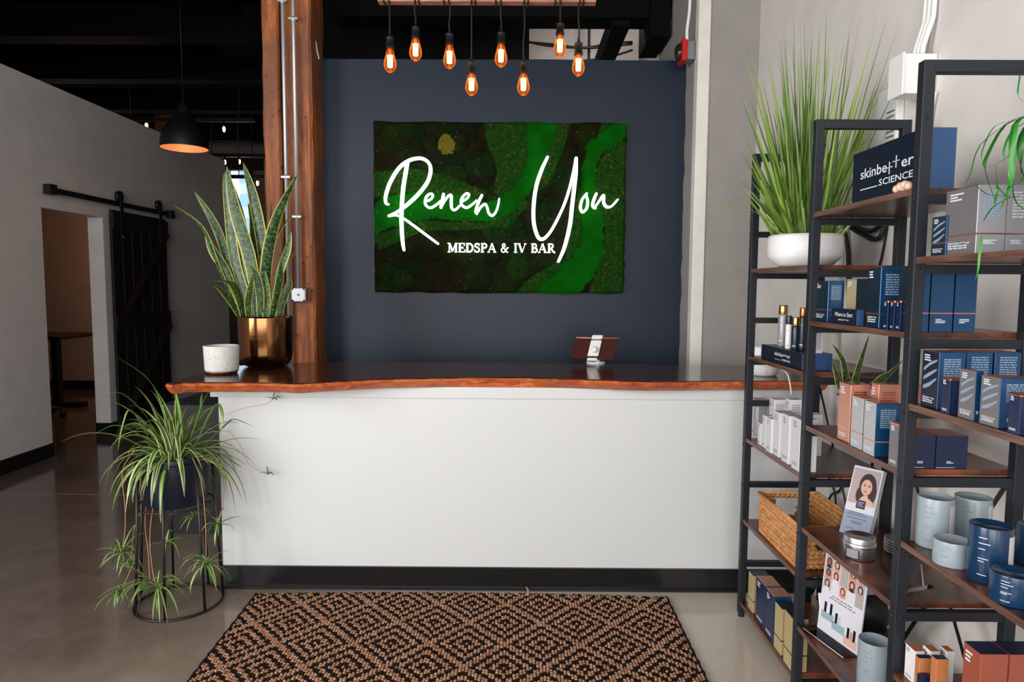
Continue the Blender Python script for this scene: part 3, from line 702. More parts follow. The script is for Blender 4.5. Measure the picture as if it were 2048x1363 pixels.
T4 = inside([(60, 430), (330, 400), (560, 440), (860, 560), (820, 620), (520, 640), (300, 560), (60, 610)])
T5 = inside([(1290, 60), (1440, 60), (1380, 280), (1290, 500), (1200, 560), (1270, 340)])
T6 = inside([(80, 860), (420, 760), (880, 770), (1120, 600), (1160, 640), (1000, 800), (700, 820), (420, 830), (120, 960)])
tex = T1 | T2 | T3 | T4 | T5 | T6
bright = (B1 < 0) | (B2 < 0)
# cushion mounds in the dark parts
dome = np.zeros(px_.shape); cid = np.zeros(px_.shape, int)
for i in range(150):
    cx_, cy_, rr = rg.uniform(60, 1840), rg.uniform(70, 1270), rg.uniform(38, 92)
    hgt = np.sqrt(np.clip(1 - ((px_ - cx_) ** 2 + (py_ - cy_) ** 2) / rr ** 2, 0, 1)) * rr / 92
    up_ = hgt > dome; dome = np.where(up_, hgt, dome); cid = np.where(up_, i + 1, cid)
f1, f2, f3 = vnoise(9, 5), vnoise(20, 6), vnoise(60, 7)
cr = rg.rand(160)
colr = np.zeros(px_.shape + (3,))
dk = np.stack([7 + 13 * cr[cid] + 9 * f2, 20 + 22 * rg.rand(160)[cid] + 14 * f2, 5 + 7 * f1], -1)
brown = (vnoise(190, 12) > .56)[..., None]; dk = np.where(brown, dk * np.array([1.2, .82, .8]), dk)
br_ = np.stack([0 + 3 * f1, 78 + 18 * f3 + 5 * f1, 1 + 2 * f1], -1)
tx = np.stack([14 + 40 * f1 * f2, 52 + 26 * f1, 6 + 12 * f1], -1)
fleck = (vnoise(7, 8) * .6 + vnoise(17, 9) * .4 > .76)[..., None]
tx = np.where(fleck, np.stack([70 + 46 * f2, 62 + 18 * f2, 18 + 10 * f1], -1), tx)
colr[:] = dk; colr = np.where(tex[..., None], tx, colr); colr = np.where(bright[..., None], br_, colr)
yl = (np.hypot(px_ - 582, py_ - 246) + (f2 - .5) * 26 < 60)[..., None]; colr = np.where(yl, np.stack([92 + 30 * f1, 88 + 24 * f1, 22 + 10 * f1], -1), colr)
spk = (rg.rand(*px_.shape) > .999)[..., None]; colr = np.where(spk, np.array([140, 128, 84.]), colr)
hgt = np.where(bright, .010 + .002 * f1, np.where(tex, .012 + .008 * f1 + .005 * f2, .010 + .026 * dome + .004 * f1))
edge = np.minimum(np.minimum(U, 1 - U) * (sx1 - sx0), np.minimum(V_, 1 - V_) * (sz1 - sz0)); hgt = hgt * np.clip(edge / .012, 0, 1)
ex = np.where(U <= 0, (vnoise(50, 21) - .5) * .012, np.where(U >= 1, (vnoise(50, 22) - .5) * .012, 0)); ez = np.where((V_ <= 0) | (V_ >= 1), (vnoise(120, 23) - .5) * .016, 0)
X_ = sx0 + U * (sx1 - sx0) + ex; Z_ = sz1 - V_ * (sz1 - sz0) + ez; Y_ = 4.262 - hgt
ox, oy, oz = wloc(sg)
me = bpy.data.meshes.new('moss'); vv = np.stack([X_ - ox, Y_ - oy, Z_ - oz], -1).reshape(-1, 3)
idx = np.arange(NX * NZ).reshape(NZ, NX); q = np.stack([idx[:-1, :-1], idx[:-1, 1:], idx[1:, 1:], idx[1:, :-1]], -1).reshape(-1, 4)[:, ::-1]
me.from_pydata(vv.tolist(), [], q.tolist()); ca = me.color_attributes.new('moss_colour', 'FLOAT_COLOR', 'POINT')
cl = colr / 255.; cl = np.where(cl <= .04045, cl / 12.92, ((cl + .055) / 1.055) ** 2.4); ca.data.foreach_set('color', np.concatenate([cl, np.ones(cl.shape[:2] + (1,))], -1).reshape(-1).astype(np.float32))
me.polygons.foreach_set('use_smooth', [True] * len(me.polygons))
k = NT('moss', (10, 40, 8), .95, 0, .1); a_ = k.n('ShaderNodeVertexColor'); a_.layer_name = 'moss_colour'; g = k.noise(k.world(), 260, 3, .7)
k.color(k.mix(.55, a_.outputs[0], k.mix(g, (60, 60, 60), (255, 255, 255)), 'MULTIPLY')); k.bump(g, .6, .004); me.materials.append(k.m); M['moss'] = k.m
mo = bpy.data.objects.new('moss', me); COL.objects.link(mo); mo.parent = sg; mo['kind'] = 'stuff'

# glowing script letters traced as strokes with their own widths (x, y, full width in photo px)
YLT = 4.205
def Z6(x, y): return 760 + x / 6.196, 310 + y / 6.196     # crop coordinates of the two letter crops
def Z7(x, y): return 1000 + x / 5.68, 300 + y / 5.68
def stroke(pts, name='letter', conv=Z6, sc=6.196, n=10):
    P3 = []; 
    cc = [(conv(x, y), w_ / sc) for x, y, w_ in pts]
    path = smooth_path([Vector((c[0], c[1], w_)) for c, w_ in cc], n * (len(cc) - 1))
    pp = [on_y(p.x, p.y, YLT) for p in path]; ww = [p.z * .92 / F_PX * YLT / 2 for p in path]
    b = MB(); a = 0; m_ = len(pp)
    for i, p in enumerate(pp):
        t = (pp[min(i + 1, m_ - 1)] - pp[max(i - 1, 0)]).normalized(); sd = Vector((t.z, 0, -t.x)) * ww[i]
        b.v += [p - sd, p + sd, p + sd + Vector((0, .022, 0)), p - sd + Vector((0, .022, 0))]
    for i in range(m_ - 1):
        for q_ in range(4): b.face([i * 4 + q_, i * 4 + (q_ + 1) % 4, i * 4 + 4 + (q_ + 1) % 4, i * 4 + 4 + q_], 'sign_glow')
    for i in (0, m_ - 1):
        b.face([i * 4 + q_ for q_ in range(4)], 'sign_glow')
        a = len(b.v); c = pp[i]; b.v += [c + Vector((ww[i] * math.cos(j * math.pi / 6), dy, ww[i] * math.sin(j * math.pi / 6))) for dy in (0, .022) for j in range(12)]
        b.face([a + j for j in range(12)], 'sign_glow'); b.face([a + 12 + j for j in range(12)], 'sign_glow')
        for j in range(12): b.face([a + j, a + (j + 1) % 12, a + 12 + (j + 1) % 12, a + 12 + j], 'sign_glow')
    return b
def join(*bs):
    r_ = MB()
    for b in bs:
        a = len(r_.v); r_.v += b.v
        for f, m_, sm in zip(b.f, b.m, b.sm): r_.face([a + i for i in f], b.ms[m_], smooth=sm)
    return r_
capR = join(stroke([(334, 90, 50), (312, 230, 48), (285, 400, 48), (268, 600, 48), (262, 780, 48), (268, 960, 46), (282, 1110, 40), (294, 1175, 30)]),
            stroke([(98, 605, 30), (68, 590, 34), (68, 500, 40), (120, 340, 42), (230, 160, 42), (360, 62, 40), (500, 36, 38), (595, 85, 42), (625, 180, 44), (590, 320, 44), (490, 460, 44), (370, 580, 44), (230, 690, 36), (110, 750, 30)]),
            stroke([(105, 752, 28), (200, 742, 30), (300, 790, 32), (420, 875, 34), (560, 980, 34), (715, 1095, 30)]))
capR.build('letter', parent=sg, kind=None)
stroke([(590, 565, 26), (640, 530, 24), (650, 485, 28), (610, 480, 26), (565, 530, 30), (562, 610, 34), (620, 650, 30), (700, 610, 28), (750, 565, 24)]).build('letter', parent=sg)
join(stroke([(785, 480, 34), (770, 560, 36), (752, 645, 36)]), stroke([(752, 645, 30), (800, 560, 28), (850, 500, 28), (882, 500, 34), (880, 590, 36), (890, 660, 34), (930, 675, 28), (985, 625, 26)])).build('letter', parent=sg)
stroke([(1010, 575, 26), (1080, 530, 26), (1100, 482, 30), (1060, 478, 26), (1010, 540, 30), (1010, 610, 34), (1070, 648, 30), (1140, 610, 26), (1195, 560, 24)]).build('letter', parent=sg)
join(stroke([(1262, 495, 32), (1220, 580, 36), (1186, 690, 36), (1198, 720, 34)]), stroke([(1198, 720, 30), (1250, 640, 28), (1300, 605, 30), (1325, 640, 34), (1350, 720, 34), (1395, 745, 30), (1440, 690, 28), (1465, 610, 26), (1476, 540, 22)])).build('letter', parent=sg)
S7 = dict(conv=Z7, sc=5.68)
join(stroke([(540, 78, 34), (470, 230, 44), (410, 420, 46), (382, 640, 46), (386, 830, 44), (430, 980, 42), (490, 1008, 40), (570, 930, 36), (660, 770, 34), (740, 590, 34), (800, 400, 34), (840, 230, 34), (864, 92, 32)], **S7),
     stroke([(866, 92, 40), (862, 250, 46), (845, 420, 46), (820, 640, 46), (800, 820, 46), (765, 990, 46), (720, 1140, 42), (665, 1262, 34)], **S7)).build('letter', parent=sg)
stroke([(985, 495, 32), (935, 560, 32), (915, 650, 34), (940, 700, 32), (985, 660, 34), (998, 580, 30), (980, 510, 26)], **S7).build('letter', parent=sg)
join(stroke([(1095, 495, 32), (1065, 570, 34), (1055, 630, 32), (1085, 655, 30)], **S7), stroke([(1070, 655, 26), (1120, 590, 28), (1165, 520, 28), (1182, 520, 30), (1180, 590, 32), (1210, 640, 32), (1260, 640, 26), (1305, 600, 26), (1338, 560, 22)], **S7)).build('letter', parent=sg)
# serif capitals MEDSPA & IV BAR, built as thick and thin strokes on a 0..1 height grid
def G(ch):
    sl = lambda x, y, w_=.16: [[(x - w_, y), (x + w_, y)], .09]
    arc = lambda cx, cy, rx, ry, a0, a1, n=9: [(cx + rx * math.cos(math.radians(a0 + (a1 - a0) * i / n)), cy + ry * math.sin(math.radians(a0 + (a1 - a0) * i / n))) for i in range(n + 1)]
    D = {
     'M': (1.15, [[[(.18, 0), (.18, 1)], .08], [[(.2, .98), (.56, .1)], .2], [[(.56, .1), (.92, .98)], .08], [[(.95, 0), (.95, 1)], .2], sl(.18, .04), sl(.95, .04), sl(.12, .96, .12), sl(1.0, .96, .12)]),
     'E': (.85, [[[(.25, 0), (.25, 1)], .2], [[(.1, .95), (.75, .95)], .09], [[(.25, .5), (.6, .5)], .09], [[(.1, .05), (.8, .05)], .09], [[(.76, .7), (.76, .98)], .08], [[(.8, .02), (.8, .32)], .08], [[(.58, .38), (.58, .62)], .07]]),
     'D': (1.0, [[[(.25, 0), (.25, 1)], .2], [[(.1, .95), (.45, .95)], .09], [[(.1, .05), (.45, .05)], .09], [arc(.42, .5, .45, .45, 90, -90, 12), .17]]),
     'S': (.72, [[arc(.36, .72, .22, .22, 40, 200, 8) + arc(.38, .28, .24, .24, 60, -150, 8), .15], [[(.6, .68), (.6, .98)], .07], [[(.1, .02), (.1, .34)], .07]]),
     'P': (.85, [[[(.25, 0), (.25, 1)], .2], [[(.1, .95), (.5, .95)], .09], sl(.25, .04, .18), [arc(.45, .72, .28, .23, 90, -90, 9), .16], [[(.25, .49), (.47, .49)], .08]]),
     'A': (1.0, [[[(.12, .02), (.48, .98)], .08], [[(.48, .98), (.84, .02)], .2], [[(.25, .35), (.7, .35)], .08], sl(.12, .04, .13), sl(.84, .04, .16)]),
     '&': (1.05, [[[(.9, .05), (.75, .05), (.3, .62)] + arc(.4, .78, .15, .17, 200, -60, 7) + [(.2, .42)] + arc(.35, .25, .23, .21, 150, 330, 7) + [(.82, .5)], .12], [[(.7, .52), (.96, .52)], .08]]),
     'I': (.5, [[[(.25, 0), (.25, 1)], .2], sl(.25, .04, .18), sl(.25, .96, .18)]),
     'V': (1.0, [[[(.14, .98), (.5, .03)], .2], [[(.5, .03), (.86, .98)], .08], sl(.14, .96, .16), sl(.86, .96, .13)]),
     'B': (.88, [[[(.25, 0), (.25, 1)], .2], [[(.1, .95), (.45, .95)], .09], [[(.1, .05), (.47, .05)], .09], [[(.25, .52), (.5, .52)], .08], [arc(.44, .735, .22, .215, 90, -90, 8), .15], [arc(.47, .285, .28, .235, 90, -90, 8), .17]]),
     'R': (.98, [[[(.25, 0), (.25, 1)], .2], [[(.1, .95), (.48, .95)], .09], sl(.25, .04, .18), [arc(.45, .73, .25, .22, 90, -90, 8), .15], [[(.42, .5), (.82, .05), (.95, .04)], .17]])}
    return D[ch]
txt = 'MEDSPA & IV BAR'; tot = sum(.45 if c == ' ' else G(c)[0] for c in txt)
l0, l1 = on_y(895, 504, YLT), on_y(1111, 504, YLT); hh = on_y(1000, 486, YLT).z - l0.z; kx = (l1.x - l0.x) / tot; cx = l0.x
for chh in txt:
    if chh == ' ': cx += .45 * kx; continue
    adv, strokes = G(chh); b = MB()
    for pts, wd in strokes:
        for (ax, ay), (bx, by) in zip(pts[:-1], pts[1:]):
            b.bar((cx + ax * kx, YLT + .01, l0.z + ay * hh), (cx + bx * kx, YLT + .01, l0.z + by * hh), wd * kx, .02, 'sign_glow', up=(0, 1, 0))
    b.build('letter', parent=sg); cx += adv * kx

# ------------------------------------------------------------------ hanging plank with eight bulbs
ZP = 2.70
pa, pb_, pc_, pd_ = on_z(755, 2, ZP), on_z(1193, 1, ZP), on_z(1190, 12, ZP), on_z(761, 13.5, ZP)
bm_ = thing('light_plank', (-.13, 3.07, ZP), 'pinkish pine plank hanging from the ceiling carrying eight bulb cords', 'plank')
MB().box(pa.x, pb_.x, pa.y, pc_.y, ZP, ZP + .045, 'plank_pine').build('board', parent=bm_)
for x in (-.45, .2): MB().tube([(x, (pa.y + pc_.y) / 2, ZP + .045), (x, (pa.y + pc_.y) / 2, CEIL)], .006, 'black_metal', 8).build('hanging_rod', parent=bm_)
YB = (pa.y + pc_.y) / 2 - .005
bulbs = [(780, 74, 97, 146, 'lower bulb at the left end of the hanging plank'), (831, 53, 77, 123, 'high bulb second from the left on the plank'), (899, 66, 90, 138, 'third bulb from the left, level with the blue wall top'),
         (943, 124, 147, 192, 'lowest hanging bulb in the left half, above the moss sign'), (1002, 66, 88, 135, 'fifth bulb from the left, at mid height'), (1047, 124, 147, 192, 'lowest hanging bulb in the right half, just right of centre'),
         (1120, 46, 70, 115, 'high bulb against the pale gap above the blue wall'), (1157, 84, 109, 153, 'bulb at the right end of the hanging plank')]
for k_, (x, ys, yg, ye, lb) in enumerate(bulbs):
    X = on_y(x, yg, YB).x; zs, zg, ze = (on_y(x, y, YB).z for y in (ys, yg, ye)); th = thing('edison_bulb', (X, YB, ze), 'amber filament bulb: ' + lb, 'light bulb', 'bulbs on the hanging plank')
    L = zg - ze; R0 = .029
    w_ = .004 * math.sin(k_ * 2.1)
    pts = [(X, YB, zs), (X + w_ * .5, YB, zs + (ZP - zs) * .3), (X - w_, YB, zs + (ZP - zs) * .65), (X, YB, ZP - .004)]
    MB().tube(smooth_path(pts, 8), .0035, 'rubber_black', 8).build('cord', parent=th)
    lp = .012 if k_ % 2 else -.016
    MB().tube([(X, YB, ZP - .004), (X, pa.y - .004, ZP - .003), (X + lp, pa.y - .004, ZP + .048), (X + lp, pc_.y + .004, ZP + .048), (X + lp * 1.5, pc_.y + .004, ZP - .003), (X + lp * 1.5, pa.y - .004, ZP - .003), (X + lp * 1.5, pa.y - .004, ZP + .04)], .004, 'rubber_black', 6).build('cord_loop', parent=th)
    MB().lathe((X, YB, zg), [(.019, -.004), (.0195, .012), (.017, .014), (.0175, .03), (.0165, .032), (.0185, .046), (.0185, .049), (.009, .053), (.006, .058), (.005, .075)], 'black_metal', 20).build('socket', parent=th)
    MB().lathe((X, YB, ze), [(.001, 0), (.006, .001), (.016, .008), (.0255, .022), (R0, .036), (.0265, .054), (.021, .074), (.0165, L - .01), (.015, L)], 'amber_glass', 24).build('glass', parent=th)
    f = MB(); zb0, zb1 = ze + .026, ze + .078
    for j in range(8):
        an = j / 8 * 2 * math.pi; a2 = (j + .5) / 8 * 2 * math.pi; r1 = .0115
        f.tube([(X + r1 * math.cos(an), YB + r1 * math.sin(an), zb1), (X + r1 * .9 * math.cos(an), YB + r1 * .9 * math.sin(an), zb0), (X + r1 * .9 * math.cos(a2), YB + r1 * .9 * math.sin(a2), zb0), (X + r1 * math.cos(a2), YB + r1 * math.sin(a2), zb1)], .0017, 'filament', 5)
    f.build('filament', parent=th)
    MB().lathe((X, YB, ze), [(.003, .03), (.004, .078), (.008, .086), (.010, L)], 'amber_stem' if 'amber_stem' in M else (plain('amber_stem', (180, 110, 60), .3) and 'amber_stem'), 10).build('stem', parent=th)

# ------------------------------------------------------------------ fire alarm strobe on the pillar
Yf = 4.10; fa = on_y(1378, 102, Yf)
fs = thing('fire_strobe', (1.045, Yf, fa.z - .06), 'red fire alarm strobe on a grey box at the blue wall corner', 'alarm')
bevel(tbox('mounting_box', .995, 1.04, Yf - .03, Yf + .06, fa.z - .055, fa.z + .05, 'grey_metal', parent=fs), .003)
bevel(tbox('housing', .962, .995, Yf - .045, Yf + .075, fa.z - .065, fa.z + .06, 'red_plastic', parent=fs), .008)
MB().ball((.958, Yf + .01, fa.z - .005), .04, 'tinted_lens' if 'tinted_lens' in M else (plain('tinted_lens', (46, 34, 30), .15) and 'tinted_lens'), 14, 8, ax=(Vector((.03, 0, 0)), Vector((0, .045, 0)), Vector((0, 0, .05)))).build('strobe_lens', parent=fs)
cb = [on_y(x, y, 4.06) for x, y in ((1374, 85), (1374, 60), (1378, 30), (1380, 0), (1381, -60))]
cb[0].z = fa.z + .05
MB().tube(smooth_path(cb, 12), .009, 'white_plastic', 8).build('cable', label='white cable rising from the red fire strobe along the pillar', cat='cable')
# cables and a dropper in the gap above the blue wall
for i, ys in enumerate(([82, 92, 95, 86, 84], [84, 88, 96, 92, 88], [121, 121, 121, 112, 100])):
    pts = [on_y(x, y, 5.7) for x, y in zip((1050, 1100, 1170, 1225, 1265), ys)]
    MB().tube(smooth_path(pts, 14), .009, 'rubber_black', 6).build('cable', label=['upper black cable sagging across the pale gap above the blue wall', 'second black cable crossing the first in the gap above the blue wall', 'lowest black cable skimming the top of the blue wall'][i], cat='cable')
xx = on_y(1178, 90, 5.75).x
MB().tube([(xx, 5.75, 2.2), (xx, 5.75, CEIL)], .012, 'rubber_black', 8).build('ceiling_pipe', label='thin black vertical pipe in the pale gap above the blue wall', cat='pipe')

# ------------------------------------------------------------------ plant stand with the trailing spider plant
SC = on_z(369, 1203, 0); SC = Vector((-1.492, 2.915, 0)); rB = .18
zrim = bis(lambda z: pix((SC.x, SC.y, z))[1], 915, .2, 1.0)
st = thing('plant_stand', SC, 'tall black wire plant stand with a ring base beside the counter', 'stand')
def ring(c, r, z, rr, n=48): return [(c.x + r * math.cos(2 * math.pi * i / n), c.y + r * math.sin(2 * math.pi * i / n), z) for i in range(n + 1)]
MB().tube(ring(SC, rB, .006, .006), .0055, 'black_metal', 8, caps=False).build('base_ring', parent=st)
rt_ = .150
MB().tube(ring(SC, rt_, zrim - .01, .006), .005, 'black_metal', 8, caps=False).build('top_ring', parent=st)
MB().tube(ring(SC, rt_ - .015 + .02, zrim - .2, .006), .004, 'black_metal', 8, caps=False).build('middle_ring', parent=st)
for i in range(7):
    an = 2 * math.pi * i / 7 - 1.42
    MB().tube([(SC.x + rB * math.cos(an), SC.y + rB * math.sin(an), .008), (SC.x + rt_ * math.cos(an), SC.y + rt_ * math.sin(an), zrim - .01)], .0062, 'black_metal', 8).build('leg', parent=st)
tbox('shelf_bar', SC.x - .15, SC.x + .15, SC.y - .006, SC.y + .006, zrim - .205, zrim - .197, 'black_metal', parent=st)
pt = thing('navy_pot', (SC.x, SC.y, zrim - .197), 'dark navy pot standing inside the black wire plant stand', 'pot')
MB().lathe((SC.x, SC.y, zrim - .195), [(.002, 0), (.122, 0), (.128, .006), (.134, .205), (.134, .21), (.128, .21), (.126, .18), (.002, .175)], 'navy_pot', 44).build('pot_body', parent=pt)
sp_ = thing('spider_plant', (SC.x, SC.y, zrim), 'striped spider plant with long runners trailing over the black plant stand', 'plant')
MB().lathe((SC.x, SC.y, zrim - .02), [(.002, .004), (.125, 0)], 'soil', 24).build('soil', parent=sp_)
rsd = random.Random(23)
def arch(c, az, el, L, droop, n=10):
    p = Vector(c); d = Vector((math.cos(az) * math.cos(el), math.sin(az) * math.cos(el), math.sin(el))); out = [p.copy()]
    for i in range(n):
        p = p + d * (L / n); out.append(p.copy()); d.z -= droop / n * (1 + 1.1 * i / n); d.normalize()
    return out
def lw(L, W, n=10): return [W * (.55 + .45 * min(1, i / n / .2)) * max(.03, 1 - (i / n) ** 2.6) for i in range(n + 1)]
for i in range(132):
    az = rsd.uniform(0, 2 * math.pi); rr = rsd.uniform(.0, .055); c = (SC.x + rr * math.cos(az), SC.y + rr * math.sin(az), zrim - .015)
    inner = rsd.random()
    el = rsd.uniform(.45, 1.5) if inner > .4 else rsd.uniform(.25, .9); L = rsd.uniform(.24, .44); dr = rsd.uniform(1.3, 3.4) if inner < .62 else rsd.uniform(.7, 1.6)
    if math.sin(az) > .3 and L > .34: L *= .8
    if math.sin(az) < -.25 and el < 1.05:
        L *= .8
        if rsd.random() < .5: az += math.pi * .75
    n = 11; pts = arch(c, az, el, L, dr, n)
    MB().leaf(pts, lw(L, rsd.uniform(.0075, .0128), n), rsd.choice(['spider_leaf', 'spider_leaf_edge', 'spider_leaf_edge', 'spider_leaf_green']), fold=.4).build('leaf', parent=sp_)
# the long stray leaves seen at the left and right
for way in ([(350, 900), (320, 800), (290, 752), (235, 714)], [(330, 900), (290, 830), (240, 785), (200, 800)], [(320, 905), (280, 870), (230, 850), (186, 871)], [(300, 880), (262, 820), (245, 850), (236, 900)],
            [(400, 900), (450, 850), (470, 838), (508, 853)], [(390, 890), (430, 810), (445, 830), (438, 880)], [(380, 880), (400, 820), (402, 800), (404, 786)], [(360, 880), (340, 830), (325, 800), (312, 778)], [(365, 880), (358, 820), (352, 790), (350, 768)],
            [(400, 900), (440, 905), (470, 925), (485, 934)], [(395, 910), (430, 920), (450, 950), (462, 968)]):
    pts = [on_y(x, y, SC.y + dy) for (x, y), dy in zip(way, (0, -.05, -.08, -.1))]; pp = smooth_path(pts, 14)
    MB().leaf(pp, lw(0, .0085, 14), 'spider_leaf_green', fold=.4).build('leaf', parent=sp_)
def plantlet(c, n_, L, par, down=.0, seed=0):
    r3 = random.Random(seed); b = MB()
    for i in range(n_):
        az = r3.uniform(0, 2 * math.pi); el = r3.uniform(-.3, 1.2) - down; l_ = L * r3.uniform(.6, 1.35)
        o_ = b = MB(); pts = arch(c, az, el, l_, r3.uniform(.8, 2.6), 7); b.leaf(pts, lw(0, r3.uniform(.004, .0065), 7), r3.choice(['spider_leaf', 'spider_leaf_green']), fold=.4); b.build('leaflet', parent=par)
# runners: way points px, depth offsets
runs = [([(345, 905), (318, 960), (300, 1060), (305, 1140), (315, 1175)], -.16, 20, .16), ([(270, 900), (245, 940), (250, 1010), (250, 1060), (243, 1105)], -.08, 18, .13), ([(285, 940), (276, 1000), (275, 1060), (268, 1120), (240, 1185)], -.05, 12, .10),
        ([(385, 915), (402, 960), (410, 1030), (412, 1090), (413, 1130)], -.15, 22, .13), ([(320, 940), (318, 1010), (325, 1050), (333, 1085)], .05, 9, .11), ([(430, 900), (450, 950), (445, 1010), (436, 1050)], .04, 14, .09), ([(380, 960), (375, 1000), (378, 1020), (394, 1030)], .10, 10, .11),
        ([(300, 950), (290, 1040), (296, 1100), (300, 1165)], -.12, 10, .16), ([(280, 950), (283, 1010), (268, 1060), (262, 1125)], .02, 12, .10)]
for i, (way, dep, nl, L) in enumerate(runs):
    pts = [on_y(x, y, SC.y + dep * (.6 + .4 * j / (len(way) - 1))) for j, (x, y) in enumerate(way)]; pp = smooth_path(pts, 16)
    rn = MB().tube(pp, .0016, 'runner_stem', 6).build('runner', parent=sp_); plantlet(pp[-1], int(nl * 1.3), L, rn, seed=i)
for way, sd_ in (([(452, 828), (490, 815), (530, 808), (546, 798)], 50), ([(455, 858), (480, 890), (500, 930), (536, 948)], 51)):
    pts = [on_y(x, y, YC - .10 + .02 * j) for j, (x, y) in enumerate(way)]; pp = smooth_path(pts, 12); rn = MB().tube(pp, .0011, 'runner_stem', 5).build('runner', parent=sp_); plantlet(pp[-1], 6, .035, rn, seed=sd_, down=-.6)

# ------------------------------------------------------------------ woven jute rug
rgx0, rgx1, rgy0, rgy1 = -1.165, .70, 1.50, 3.02
rug = thing('rug', ((rgx0 + rgx1) / 2, (rgy0 + rgy1) / 2, 0), 'jute rug woven in tan and black concentric diamonds on the concrete floor', 'rug')
NSX, NSY = 149, 108; sxw, syw = (rgx1 - rgx0) / NSX, (rgy1 - rgy0) / NSY
nA, mA = 6, 3
unit = []
for i in range(mA + 1):
    ph = math.pi / 2 * i / mA + .0
    for j in range(nA): unit.append((math.sin(ph) * math.cos(2 * math.pi * j / nA), math.sin(ph) * math.sin(2 * math.pi * j / nA), math.cos(ph)))
unit = np.array(unit); uf = np.array([(i * nA + j, (i + 1) * nA + j, (i + 1) * nA + (j + 1) % nA, i * nA + (j + 1) % nA) for i in range(mA) for j in range(nA)])
rg2 = np.random.RandomState(9); V3, F3, MI = [], [], []; cnt = 0
per = .300 / sxw; pv = .338 / syw
cxs, cys = (.416 - rgx0) / sxw, (2.902 - rgy0) / syw
for jy in range(NSY):
    for ix in range(NSX):
        gi = (ix - int(round(cxs))) % 24; gj = (jy - int(round(cys))) % 24; d = min(gi, 24 - gi) + min(gj, 24 - gj); d = min(d, 24 - d)
        dark = d in (1, 2, 5, 6, 9, 10)
        if jy == NSY - 1: dark = ix % 5 < 3
        x = rgx0 + (ix + .5) * sxw + rg2.uniform(-.0012, .0012); y = rgy0 + (jy + .5) * syw + rg2.uniform(-.0012, .0012) + (.004 if ix % 2 else -.004)
        bow = .03 * abs((x - (rgx0 + rgx1) / 2) / ((rgx1 - rgx0) / 2)) ** 2.5 * (y - rgy0) / (rgy1 - rgy0)
        y -= bow; x -= (0.04 * (y - rgy0) / 1.5 - .03) * (1 if x < -.2 else 0) * min(1, (-.2 - x) / .9)
        h_ = (.0062 if dark else .0082) * rg2.uniform(.8, 1.15); an = rg2.uniform(-.3, .3) + (.35 if ix % 2 else -.35)
        ca_, sa_ = math.cos(an), math.sin(an); kx_, ky_ = sxw * (.60 if dark else .55), syw * (.66 if dark else .62)
        ux, uy = unit[:, 0] * kx_, unit[:, 1] * ky_
        V3.append(np.stack([x + ux * ca_ - uy * sa_, y + ux * sa_ + uy * ca_, .004 + unit[:, 2] * h_], -1)); F3.append(uf + cnt * len(unit)); MI += [1 if dark else 0] * len(uf); cnt += 1
V3 = np.concatenate(V3) - np.array(rug.location); F3 = np.concatenate(F3)
me = bpy.data.meshes.new('weave'); me.from_pydata(V3.tolist(), [], F3.tolist()); me.materials.append(M['jute_tan']); me.materials.append(M['jute_dark'])
me.polygons.foreach_set('material_index', MI); me.polygons.foreach_set('use_smooth', [True] * len(MI)); wv = bpy.data.objects.new('weave', me); COL.objects.link(wv); wv.parent = rug; wv['kind'] = 'stuff'
def rx(x, y): return x - (0.04 * (y - rgy0) / 1.5 - .03) * (1 if x < -.2 else 0) * min(1, (-.2 - x) / .9)
def ry(x, y): return y - .03 * abs((x - (rgx0 + rgx1) / 2) / ((rgx1 - rgx0) / 2)) ** 2.5 * (y - rgy0) / (rgy1 - rgy0)
b = MB(); gp = [(rx(x, y), ry(x, y), .0045) for x, y in [(rgx0 + (rgx1 - rgx0) * i / 12, rgy1) for i in range(13)]] + [(rx(rgx1, rgy0), rgy0, .0045), (rx(rgx0, rgy0), rgy0, .0045)]
b.prism(gp[::-1], (0, 0, -.0035), 'jute_dark'); b.build('backing', parent=rug)
for xs in (rgx0, rgx1):
    pts = []
    for i in range(60):
        y = rgy0 + (rgy1 - rgy0) * i / 59; pts.append((rx(xs, y) + .003 * math.sin(i * 2.2), ry(xs, y), .007))
    MB().tube(pts, .0065, 'jute_dark', 6).build('binding', parent=rug)
for x, y in ((1.04, 0), (-.72, 0)):
    pass
xk = on_z(1054, 1190, 0).x
MB().tube([(xk, 2.985, .012), (xk + .006, 2.995, .03), (xk - .004, 3.005, .045)], [.009, .008, .003], 'jute_tan', 6).build('loose_yarn', parent=rug)

# ------------------------------------------------------------------ shelving unit: four frames, three bays
XF, XR = .975, 1.285
FY = [2.835, 2.262, 1.682, 1.10]
LZ = [1.66, 1.49, 1.305, 1.13, .955, .78, .605, .43, .257, .066]
su = thing('shelving_unit', (1.13, 1.97, 0), 'tall black metal bookshelf with staggered rustic wooden shelves against the right wall', 'bookshelf')
TW = .029
for y in FY:
    for x, nm in ((XF, 'front_post'), (XR - TW, 'rear_post')):
        bevel(tbox(nm, x, x + TW, y - .0135, y + .0135, .018, 1.965, 'shelf_metal', parent=su), .002)
        MB().tube([(x + TW / 2, y, .001), (x + TW / 2, y, .018)], [.013, .013], 'rubber_black', 12).build('foot', parent=su)
    bevel(tbox('top_rail', XF + TW, XR - TW, y - .0135, y + .0135, 1.965 - TW, 1.965, 'shelf_metal', parent=su), .002)
    b = MB()
    for z in LZ:
        tbox('rung', XF + TW, XR - TW, y - .0095, y + .0115, z - .034, z - .0105, 'shelf_metal', parent=su)
        b.ball((XF + .014, y - .0138, z - .022), .0045, 'black_metal', 6, 4); b.ball((XF - .0002, y, z - .022), .0045, 'black_metal', 6, 4)
    b.ball((XF + .014, y - .0138, 1.83), .0045, 'black_metal', 6, 4); o = b.build('screws', parent=su); o['kind'] = 'stuff'
